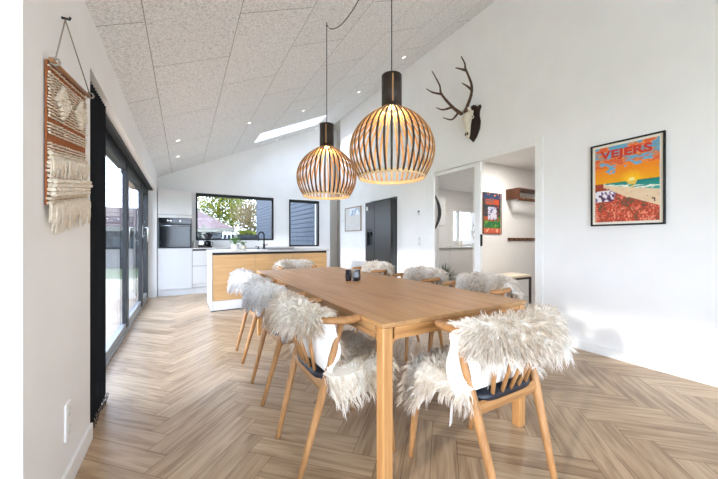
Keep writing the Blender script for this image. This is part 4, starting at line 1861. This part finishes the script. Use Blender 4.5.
def beach(u, v):
    n = vnoise(u * 7, v * 22, 1) * .6 + vnoise(u * 18, v * 50, 2) * .4
    hz = 0.515
    if v > hz:
        q = (v - hz) / (1 - hz)
        base = mixc((244, 170, 24), (238, 120, 40), q * 1.6) if q < 0.5 else mixc((226, 120, 72), (112, 168, 196), (q - 0.5) * 2.6)
        if q > 0.42 and n > 0.52:
            base = (226, 104, 62) if n > 0.62 else (238, 150, 80)
        elif q > 0.25 and n < 0.36:
            base = (104, 170, 202)
        d = math.hypot((u - .6) * 1.0, (v - hz - .01) * 1.5)
        if d < 0.045:
            return (255, 236, 150)
        if d < 0.2:
            base = mixc((255, 204, 40), base, (d - .045) / .155)
        return base
    # shore line curve from far left to lower right
    sea = 0.515 - 0.03 - 0.14 * max(0, u - 0.22) ** 0.9 * 1.0
    if u > 0.18 and v > sea:
        q = (hz - v) / (hz - sea + 1e-6)
        c = mixc((24, 120, 110), (66, 176, 160), q)
        if abs(u - .6) < 0.07 * (1 - q) + .02 and n > .4:
            c = (236, 196, 90)
        if q > 0.62 and vnoise(u * 10, v * 90, 5) > 0.45:
            c = (238, 240, 226)
        return c
    dune = 0.47 - 0.42 * max(0, u - 0.12) ** 1.05 if u > 0.12 else 0.49
    dune = dune if u < .55 else 0.31 - 0.30 * (u - .55) ** 1.0
    if v > dune and u > 0.14:
        c = mixc((226, 196, 160), (238, 214, 180), n)
        if vnoise(u * 30, v * 30, 9) > 0.9:
            c = (90, 60, 60)
        return c
    if v > 0.42:
        return mixc((150, 60, 40), (180, 80, 50), n)
    if v > 0.27 and u < 0.36 - (0.42 - v) * .3:
        m_ = vnoise(u * 30 + v * 14, v * 26, 6)
        return (236, 232, 236) if m_ > .5 else ((150, 130, 170) if m_ > .34 else (90, 60, 90))
    m_ = vnoise(u * 60, v * 80, 7) * .6 + vnoise(u * 9, v * 12, 8) * .4
    if m_ > 0.68:
        return (226, 150, 120)
    if m_ > 0.5:
        return (214, 84, 60)
    if m_ > 0.33:
        return (170, 70, 48)
    return (98, 88, 66)


def wall_frame(name, X, y0, y1, z0, z1, bw, depth, fm, matw, label, colf, nx, ny, side=-1):
    """picture on the right wall: local origin at lower edge, y runs from far to near for the print"""
    r = root(name, (X, (y0 + y1) / 2, z0))
    tag(r, label, 'picture')
    W, H = y1 - y0, z1 - z0
    mb = MB()
    for a in ((-W / 2, -W / 2 + bw, 0, H), (W / 2 - bw, W / 2, 0, H), (-W / 2 + bw, W / 2 - bw, 0, bw), (-W / 2 + bw, W / 2 - bw, H - bw, H)):
        mb.box(-depth, 0, a[0], a[1], a[2], a[3], 0.0015)
    mb.build('picture_frame', fm, r)
    mb = MB()
    mb.box(-depth * .5, -0.001, -W / 2 + bw * .6, W / 2 - bw * .6, bw * .6, H - bw * .6)
    mb.build('passepartout', M_mat, r)
    iw, ih = W - 2 * bw - 2 * matw, H - 2 * bw - 2 * matw
    pr = grid_print('art_print', iw, ih, nx, ny, colf, r, lambda u, v: (-depth * .5 - 0.0012, iw / 2 - u, bw + matw + v))
    return r, iw, ih


pf, iw, ih = wall_frame('framed_poster', XR, 0.921, 1.452, 1.228, 2.000, 0.014, 0.022, M_black, 0.022,
                        'black framed red and orange beach sunset poster titled VEJERS on the right wall', beach, 110, 150)
fc = bpy.data.curves.new('lettering', 'FONT')
fc.body = 'VEJERS'
fc.size = 0.112
fc.offset = 0.005
fc.extrude = 0.0004
fc.align_x = 'CENTER'
fc.space_character = 1.06
to = bpy.data.objects.new('tmp_text', fc)
COL.objects.link(to)
bpy.context.view_layer.update()
me = bpy.data.meshes.new_from_object(to)
bpy.data.objects.remove(to)
o = link('lettering', me, M_red, pf)
o.location = (-0.0135, 0, 0.63)
o.rotation_euler = (math.radians(90), 0, math.radians(-90))
o.scale = (1.06, 0.86, 1)
o['label'] = 'red block lettering VEJERS'


def village(u, v):
    n = vnoise(u * 22, v * 30, 21) * .6 + vnoise(u * 9, v * 12, 22) * .4
    if v > 0.86:
        return (44, 62, 92) if n > .35 else (210, 120, 70)
    if v > 0.72 and 0.1 < u < 0.9:
        return (176, 72, 44) if n > .35 else (60, 90, 90)
    if 0.35 < v < 0.66 and 0.25 < u < 0.75:
        return (190, 184, 196) if n > .4 else (84, 92, 130)
    if 0.30 < v < 0.42:
        return (168, 66, 44) if n > .5 else (60, 110, 60)
    if v < 0.12:
        return (190, 92, 66) if n > .3 else (240, 190, 150)
    if v < 0.3:
        return (44, 104, 62) if n > .4 else (120, 160, 60)
    return (36, 66, 62) if n > .55 else (46, 48, 60) if n > .35 else (130, 70, 54)


# utility room poster hangs on the wall that faces the dining room (normal -y)
r2 = root('framed_print', (4.71, 3.5, 1.20))
tag(r2, 'small colourful framed village print on the utility room wall, seen through the doorway', 'picture')
W_, H_ = 0.50, 0.72
mb = MB()
for a in ((-.25, -.24, 0, H_), (.24, .25, 0, H_), (-.24, .24, 0, .01), (-.24, .24, H_ - .01, H_)):
    mb.box(a[0], a[1], -0.02, 0, a[2], a[3])
mb.build('picture_frame', M_walnut, r2)
mb = MB()
mb.box(-.242, .242, -0.010, -0.001, 0.008, H_ - 0.008)
mb.build('passepartout', M_mat, r2)
grid_print('art_print', 0.46, 0.70, 36, 52, village, r2, lambda u, v: (-0.23 + u, -0.0112, 0.01 + v))


def abstract(u, v):
    n = vnoise(u * 5, v * 5, 3)
    if 0.3 < u < 0.92 and 0.66 < v < 0.96 and n > 0.35:
        return (240, 244, 250) if n > .5 else (130, 170, 214)
    return mixc((206, 202, 196), (216, 212, 206), n)


M_thinoak = wood('thin_oak_frame', (150, 110, 76), (112, 80, 54), 'Z')
wall_frame('framed_picture', XR, 5.90, 6.68, 1.298, 1.86, 0.016, 0.02, M_thinoak, 0.001,
           'pale picture with a small blue shape in a thin wooden frame, left of the fridge', abstract, 30, 24)

# ------------------------------------------------------------------ wall fittings


def plate(name, loc, size, axis, label, cat, n=1, extra=None):
    r = root(name, loc)
    tag(r, label, cat)
    w_, h_ = size
    s = -1 if axis == 'R' else 1
    mb = MB()
    x0, x1 = sorted((0, s * 0.008))
    mb.box(x0, x1, -w_ / 2, w_ / 2, -h_ / 2, h_ / 2, 0.002)
    mb.build('cover_plate', M_plastic, r)
    mb = MB()
    x0, x1 = sorted((s * 0.008, s * 0.011))
    for k in range(n):
        zc = (k - (n - 1) / 2) * h_ / n
        if cat == 'socket':
            mb.tube([(s * 0.0075, 0, zc + 0.0), (s * 0.0095, 0, zc)], w_ * .3, 16)
            mb.box(x0, x1, -0.012, -0.006, zc - 0.006, zc + 0.006)
            mb.box(x0, x1, 0.006, 0.012, zc - 0.006, zc + 0.006)
        else:
            mb.box(x0, x1, -w_ * .36, w_ * .36, zc - h_ / n * .4, zc + h_ / n * .4, 0.001)
    mb.build('insert' if cat == 'socket' else 'rocker', mat('plastic_insert', (214, 214, 212), .4), r)
    if extra:
        mb = MB()
        mb.box(s * 0.0115 - .001, s * 0.0115 + .001, -w_ * .25, w_ * .25, h_ * .05, h_ * .3)
        mb.build('display', M_dark, r)
    return r


plate('wall_socket', (XL, 1.815, 0.30), (0.075, 0.16), 'L', 'white double socket low on the left wall', 'socket', 2)
plate('wall_socket', (XR, 1.05, 0.27), (0.075, 0.075), 'R', 'white socket low on the right wall below the beach poster', 'socket', 1)
plate('thermostat', (XR, 3.97, 1.555), (0.085, 0.10), 'R', 'small white thermostat between the fridge and the doorway', 'thermostat', 1, True)
plate('light_switch', (XR, 3.95, 1.07), (0.075, 0.16), 'R', 'white light switch low between the fridge and the doorway', 'switch', 2)
plate('light_switch', (XR, 6.80, 1.56), (0.07, 0.10), 'R', 'white switch on the wall left of the pale picture', 'switch', 1)

# ------------------------------------------------------------------ utility room things
cs_ = root('coat_shelf', (5.10, 3.5, 1.79))
tag(cs_, 'walnut hat shelf with pegs high on the utility room wall', 'coat rack')
mb = MB()
mb.box(0, 0.95, -0.26, 0, 0.20, 0.222, 0.003)
mb.box(0, 0.02, -0.26, 0, 0.03, 0.20, 0.003)
mb.build('shelf_board', M_walnut, cs_)
mb = MB()
mb.box(0, 0.95, -0.26, -0.24, 0.0, 0.05, 0.003)
mb.build('rail', M_walnut, cs_)
for k in range(6):
    mb = MB()
    mb.tube([(0.08 + k * .15, -0.26, 0.025), (0.08 + k * .15, -0.305, 0.03)], [0.009, 0.013], 10)
    mb.build('peg', mat('peg_wood', (120, 86, 62), .5) if k == 0 else bpy.data.materials['peg_wood'], cs_)
pr_ = root('peg_rail', (5.15, 3.5, 1.075))
tag(pr_, 'dark narrow peg rail at mid height on the utility room wall', 'coat rack')
mb = MB()
mb.box(0, 0.95, -0.018, 0, 0, 0.055, 0.003)
mb.build('rail', M_walnut, pr_)
for k in range(7):
    mb = MB()
    mb.tube([(0.05 + k * .14, -0.018, 0.027), (0.05 + k * .14, -0.06, 0.032)], [0.009, 0.014], 10)
    mb.build('peg', bpy.data.materials['peg_wood'], pr_)

be = root('hall_bench', (4.17, 3.06, 0))
tag(be, 'narrow bench with dark legs and pale seat beyond the doorway', 'bench')
mb = MB()
mb.box(0, 0.98, 0, 0.36, 0.46, 0.505, 0.012)
mb.build('seat', M_cream, be)
for x in (0.0, 0.96):
    mb = MB()
    mb.box(x, x + 0.03, 0.0, 0.03, 0, 0.46)
    mb.box(x, x + 0.03, 0.33, 0.36, 0, 0.46)
    mb.box(x, x + 0.03, 0.03, 0.33, 0.43, 0.46)
    mb.build('leg_frame', mat('dark_bench_metal', (60, 52, 46), .5) if x == 0 else bpy.data.materials['dark_bench_metal'], be)
mb = MB()
mb.box(0.03, 0.96, 0.0, 0.03, 0.43, 0.46)
mb.build('cross_bar', bpy.data.materials['dark_bench_metal'], be)

mb = MB()
pts = []
for k in range(15):
    q = k / 14
    pts.append((0.0 + 0.14 * math.sin(math.pi * q * 0.95), -0.03, 0.66 - 0.66 * q))
mb.tube(pts, [0.006 + 0.026 * math.sin(math.pi * (k / 14) * .85 + .12) for k in range(15)], 12)
hn = mb.build('curved_horn', M_black, None, (4.02, 5.49, 1.36))
hn.location = (4.13, 4.348, 1.31)
tag(hn, 'black curved horn hanging behind the left edge of the glass door', 'horn')

ag = root('spiky_plant', (4.10, 4.02, 0))
tag(ag, 'grey-green spiky potted plant behind the glass sliding door', 'potted plant')
mb = MB()
mb.lathe([(0, 0), (0.11, 0), (0.14, 0.26), (0.13, 0.27), (0.12, 0.25), (0, 0.25)], 24)
mb.build('pot', mat('dark_pot', (70, 68, 66), .6), ag)
mb = MB()
for i in range(70):
    a = random.uniform(0, 2 * math.pi)
    el = random.uniform(0.15, 1.45)
    L = random.uniform(0.28, 0.40)
    d = Vector((math.cos(a) * math.cos(el), math.sin(a) * math.cos(el), math.sin(el)))
    s_ = d.cross(Vector((0, 0, 1))).normalized() * 0.012
    c0 = Vector((0, 0, 0.33))
    m1 = c0 + d * L * .5 + Vector((0, 0, 0.01))
    m2 = c0 + d * L + Vector((0, 0, -0.05 * math.cos(el)))
    up_ = Vector((0, 0, -0.004))
    vs = [mb.bm.verts.new(p) for p in (c0 - s_, c0 + s_, m1 + s_, m1 - s_, m2, c0 + up_, m1 + up_)]
    for f in ((0, 3, 6, 5), (5, 6, 2, 1), (3, 4, 6), (6, 4, 2)):
        mb.bm.faces.new([vs[k] for k in f])
mb.tube([(0, 0, 0.24), (0, 0, 0.34)], 0.03, 8)
mb.build('leaves', M_agave, ag, recalc=False)

# ------------------------------------------------------------------ woven wall hanging on the left wall
HY0, HY1 = 1.555, 2.06
wh = root('woven_wall_hanging', (XL, (HY0 + HY1) / 2, 1.14))
tag(wh, 'rust and cream macrame wall hanging with fringes on the left wall', 'wall hanging')
HW = (HY1 - HY0) / 2
ZT = 0.665        # dowel height over the root
TILT = 0.075 / (2 * HW)


def wz(y, z):
    return z + TILT * y


mb = MB()
mb.tube([(0.022, -HW - 0.008, wz(-HW, ZT)), (0.022, HW + 0.008, wz(HW, ZT))], 0.008, 10)
mb.build('hanging_rod', wood('rod_wood', (170, 120, 76), (130, 86, 52), 'Y'), wh)
mb = MB()
for s in (-1, 1):
    mb.tube([(0.03, s * (HW - 0.005), wz(s * HW, ZT)), (0.012, -0.06, 0.895)], 0.0028, 6)
    mb.tube([(0.03 + 0.014 * math.cos(a), s * (HW - 0.005), wz(s * HW, ZT) + 0.014 * math.sin(a)) for a in [k * math.pi / 4 for k in range(9)]], 0.004, 6)
mb.build('hanging_cord', M_rope, wh)
mb = MB()
mb.tube([(0.0, -0.06, 0.90), (0.025, -0.06, 0.90), (0.028, -0.06, 0.91)], 0.005, 8)
mb.build('wall_hook', M_dark, wh)
mb = MB()
nY, nZ = 24, 30
mb.prism([(0.004, -HW, wz(-HW, 0.125)), (0.004, HW, wz(HW, 0.125)), (0.004, HW, wz(HW, ZT)), (0.004, -HW, wz(-HW, ZT))], (0.006, 0, 0))
mb.build('woven_ground', M_rust, wh)
# cream weft cords; diamonds of looped pile
mb = MB()
random.seed(3)
z = ZT - 0.02
row = 0
while z > 0.13:
    f = (ZT - z) / (ZT - 0.125)
    draw = True
    if 0.40 < f < 0.43 or 0.52 < f < 0.55 or 0.05 < f < 0.075 or 0.27 < f < 0.29:
        draw = False       # plain rust bands
    if draw:
        thick = 0.0034 if f < 0.62 else 0.0065
        n = 34
        pts, rr = [], []
        for k in range(n + 1):
            y = -HW + 2 * HW * k / n
            amp = 0.004 if f < .62 else 0.007
            pts.append((0.0135 + amp * math.sin(k * (2.4 if row % 2 else 2.9) + row), y, wz(y, z) + 0.002 * math.sin(k * 1.9 + row * 1.3)))
            rr.append(thick * (1 + 0.35 * math.sin(k * 3.1 + row)))
        mb.tube(pts, rr, 6)
    z -= (0.0125 if f < 0.62 else 0.017)
    row += 1
mb.build('weft_cords', M_cream, wh)
for cy in (-0.12, 0.12):
    mb = MB()
    for i in range(-5, 6):
        for j in range(-5, 6):
            if abs(i) + abs(j) <= 4 and (abs(i) + abs(j) > 2 or (i + j) % 2 == 0):
                y = cy + i * 0.017
                z = 0.535 + j * 0.015
                mb.ball((0.018 + random.uniform(0, .006), y, wz(y, z)), 0.0105, 1, (1, .9, 1.1))
    mb.build('looped_diamond', M_cream, wh)
mb = MB()
for i in range(34):
    for j in range(4):
        y = -HW + 0.008 + i * (2 * HW - .016) / 33
        z = 0.165 + j * 0.017
        mb.ball((0.016 + random.uniform(0, .014), y + random.uniform(-.004, .004), wz(y, z)), 0.0125, 1, (1.1, .9, .9))
mb.build('looped_pile', M_cream, wh)


def fringe(z0, L, nstr, r_, xo, name):
    mb = MB()
    for i in range(nstr):
        y = -HW + 0.004 + (2 * HW - 0.008) * i / (nstr - 1)
        l_ = L * random.uniform(0.6, 1.2)
        dy = random.uniform(-0.018, 0.018)
        b_ = random.uniform(0.002, 0.014)
        mb.tube([(xo, y, wz(y, z0)), (xo + b_, y + dy * .3, wz(y, z0) - l_ * .3), (xo + b_ * 1.1, y + dy * .8, wz(y, z0) - l_ * .7), (xo + b_ * .8, y + dy * 1.3, wz(y, z0) - l_)], [r_, r_ * 1.2, r_, r_ * .5], 5)
    mb.build(name, M_cream, wh)


fringe(0.315, 0.085, 84, 0.0036, 0.016, 'fringe')
fringe(0.14, 0.115, 92, 0.0044, 0.016, 'fringe')

# ------------------------------------------------------------------ outside
mb = MB()
mb.box(-60, 60, -40, 70, -0.4, -0.2)
struct(mb.build('ground', M_grass))
mb = MB()
mb.box(-4.6, XL - 0.3, YC + 0.3, 11.0, -0.2, -0.03)
struct(mb.build('terrace', M_deck))

# roof overhang with timber soffit outside the kitchen window
mb = MB()
mb.box(-1.0, 0.62, YB + 0.32, YB + 1.0, 2.2, 2.28)
struct(mb.build('roof_soffit', M_soffit))

# wing of the house with horizontal boards
wg = root('house_wing', (3.30, YB + 0.62, -0.2))
tag(wg, 'blue-grey timber clad house wing outside the kitchen windows', 'building')
mb = MB()
for k in range(26):
    mb.box(-0.012 - 0.006, 0.012, 0, 8.6, k * 0.14, k * 0.14 + 0.125, 0.004)
mb.box(0.012, 4.0, 0, 8.6, 0, 3.7)
mb.build('cladding', M_clad, wg)
mb = MB()
mb.box(-0.25, 4.2, -0.05, 8.8, 3.7, 3.85)
mb.build('roof', M_darkwall, wg)

# neighbour house


def aty(px_, py_, Y):
    d = ray(px_, py_)
    t_ = Y / d.y
    return Vector((d.x * t_, Y, CAM_H + d.z * t_))


nh = root('neighbour_house', (-2, 17, -0.2))
tag(nh, 'low house with a reddish tiled hip roof outside the wide kitchen window', 'building')
mb = MB()
ev = aty(235, 229.5, 16.6)
el_ = -7.0
rz_ = aty(197, 211, 19.5).z
o_ = Vector(nh.location)
E1, E2 = Vector((ev.x, 16.6, ev.z)), Vector((el_, 16.6, ev.z))
E3, E4 = Vector((el_, 26, ev.z)), Vector((ev.x, 26, ev.z))
R1, R2 = Vector((aty(200, 211, 19.6).x, 20.2, rz_ + .05)), Vector((el_ + 3, 20.2, rz_ + .05))
for f in ((E1, R1, R2, E2), (E2, R2, E3), (E3, R2, R1, E4), (E4, R1, E1)):
    mb.poly([p - o_ for p in f])
mb.poly([p - o_ for p in (E1, E2, E3, E4)])
mb.build('roof', M_roof, nh)
mb = MB()
a = E2 - o_
b_ = E1 - o_
mb.box(a.x, b_.x, a.y - 0.05, a.y + 0.05, a.z - 0.17, a.z + 0.02)
mb.build('fascia', M_fascia, nh)
mb = MB()
mb.box(a.x + .5, b_.x - .5, a.y + 0.7, a.y + 8, 0, a.z - 0.05)
mb.build('house_wall', M_darkwall, nh)
for k in range(3):
    mb = MB()
    xx = b_.x - 1.6 - k * 1.7
    mb.box(xx, xx + 0.9, a.y + 0.66, a.y + 0.72, 1.0, a.z - 0.4)
    mb.build('window_panel', mat('far_window', (50, 66, 74), .6) if k == 0 else bpy.data.materials['far_window'], nh)
# dark fence by the garden, pale post
fe = root('garden_fence', (0.6, 13.2, -0.2))
tag(fe, 'dark board fence below the trees outside the kitchen window', 'fence')
mb = MB()
for k in range(14):
    mb.box(k * 0.15, k * 0.15 + 0.14, 0, 0.03, 0, 1.5)
mb.build('boards', M_darkwall, fe)
for x in (0.0, 1.15):
    mb = MB()
    mb.box(x, x + 0.12, -0.08, 0.0, 0, 1.85 if x == 0 else 1.5)
    mb.build('post', M_fascia, fe)


def tree(loc, h, rad, n, cols, label, bare=False, name='garden_tree'):
    r = root(name, loc)
    tag(r, label, 'tree', 'trees outside the windows')
    mb = MB()
    mb.tube([(0, 0, 0), (0.05, 0, h * .3), (-0.05, 0.05, h * .6), (0, 0, h * .85)], [0.14, 0.1, 0.07, 0.03], 7)
    for k in range(26 if bare else 12):
        a = random.uniform(0, 6.28)
        z = random.uniform(0.25, 0.75) * h
        L = rad * random.uniform(.5, 1.0)
        d = Vector((math.cos(a), math.sin(a), random.uniform(.3, .9)))
        p0 = Vector((0, 0, z))
        p1 = p0 + d * L * .5
        p2 = p0 + d * L + Vector((0, 0, .1))
        mb.tube([tuple(p0), tuple(p1), tuple(p2)], [0.04, 0.025, 0.008], 5)
    mb.build('trunk', M_bark, r)
    R = np.random.default_rng(int(abs(loc[0] * 37 + loc[1] * 11)) + 5)
    nb = 14
    bc = R.normal(0, 1, (nb, 3))
    bc /= np.linalg.norm(bc, axis=1, keepdims=True)
    bc = bc * np.array([rad, rad, h * .34]) * R.uniform(.3, .8, (nb, 1)) + np.array([0, 0, h * .62])
    b = R.integers(0, nb, n)
    off = R.normal(0, 1, (n, 3))
    off /= np.linalg.norm(off, axis=1, keepdims=True)
    off *= (R.uniform(0.3, 1, (n, 1)) ** .5) * np.array([rad, rad, rad * .8]) * .5
    c = bc[b] + off
    s = 0.10 if not bare else 0.06
    u = R.normal(0, 1, (n, 3))
    u /= np.linalg.norm(u, axis=1, keepdims=True)
    v = np.cross(u, R.normal(0, 1, (n, 3)))
    v /= np.linalg.norm(v, axis=1, keepdims=True)
    V = np.stack([c - u * s, c + v * s * .5, c + u * s, c - v * s * .5], 1).reshape(-1, 3)
    Fq = np.arange(n * 4).reshape(-1, 4)
    cl = np.array([lin(x) for x in cols])[R.integers(0, len(cols), n)] * R.uniform(.8, 1.15, (n, 1))
    link('foliage', np_mesh('foliage', V, Fq, np.repeat(cl, 4, 0)), M_foliage, r)


M_foliage = attr_mat('tree_foliage', 0.8, transl=0.35)
YG = [(140, 136, 50), (116, 122, 40), (154, 144, 66)]
GR = [(72, 88, 34), (54, 72, 30), (96, 104, 46)]
BR = [(112, 94, 66), (126, 108, 78), (92, 88, 46), (136, 120, 92)]
tree((0.3, 33.5, -0.2), 7.4, 2.5, 4200, YG, 'yellow-green tree rising behind the red roof, leftmost in the kitchen window')
tree((2.6, 28.6, -0.2), 6.6, 2.0, 4200, GR + YG, 'mid-green tree right behind the slope of the red roof')
tree((3.9, 21.6, -0.2), 4.6, 1.3, 2600, BR, 'brownish half-bare tree in front of the trees beside the house wing', True)
tree((5.4, 25.2, -0.2), 6.4, 2.0, 3400, BR + GR, 'tall half-bare tree beside the blue-grey house wing', True)
tree((4.3, 33.5, -0.2), 8.0, 2.4, 3800, BR + GR, 'pale brown tree farthest back in the middle of the kitchen window')
tree((3.3, 18.9, -0.2), 2.1, 0.85, 1800, GR + YG, 'low green bush behind the dark fence', False, 'garden_bush')
# hedge and trees beyond the terrace, seen through and mirrored in the glass doors
tree((-9.6, 16.5, -0.2), 3.6, 1.8, 2200, GR, 'green tree beyond the terrace, left of the roof')
tree((-8.5, 10.5, -0.2), 3.2, 1.9, 2200, YG + GR, 'yellow-green tree beyond the terrace doors')
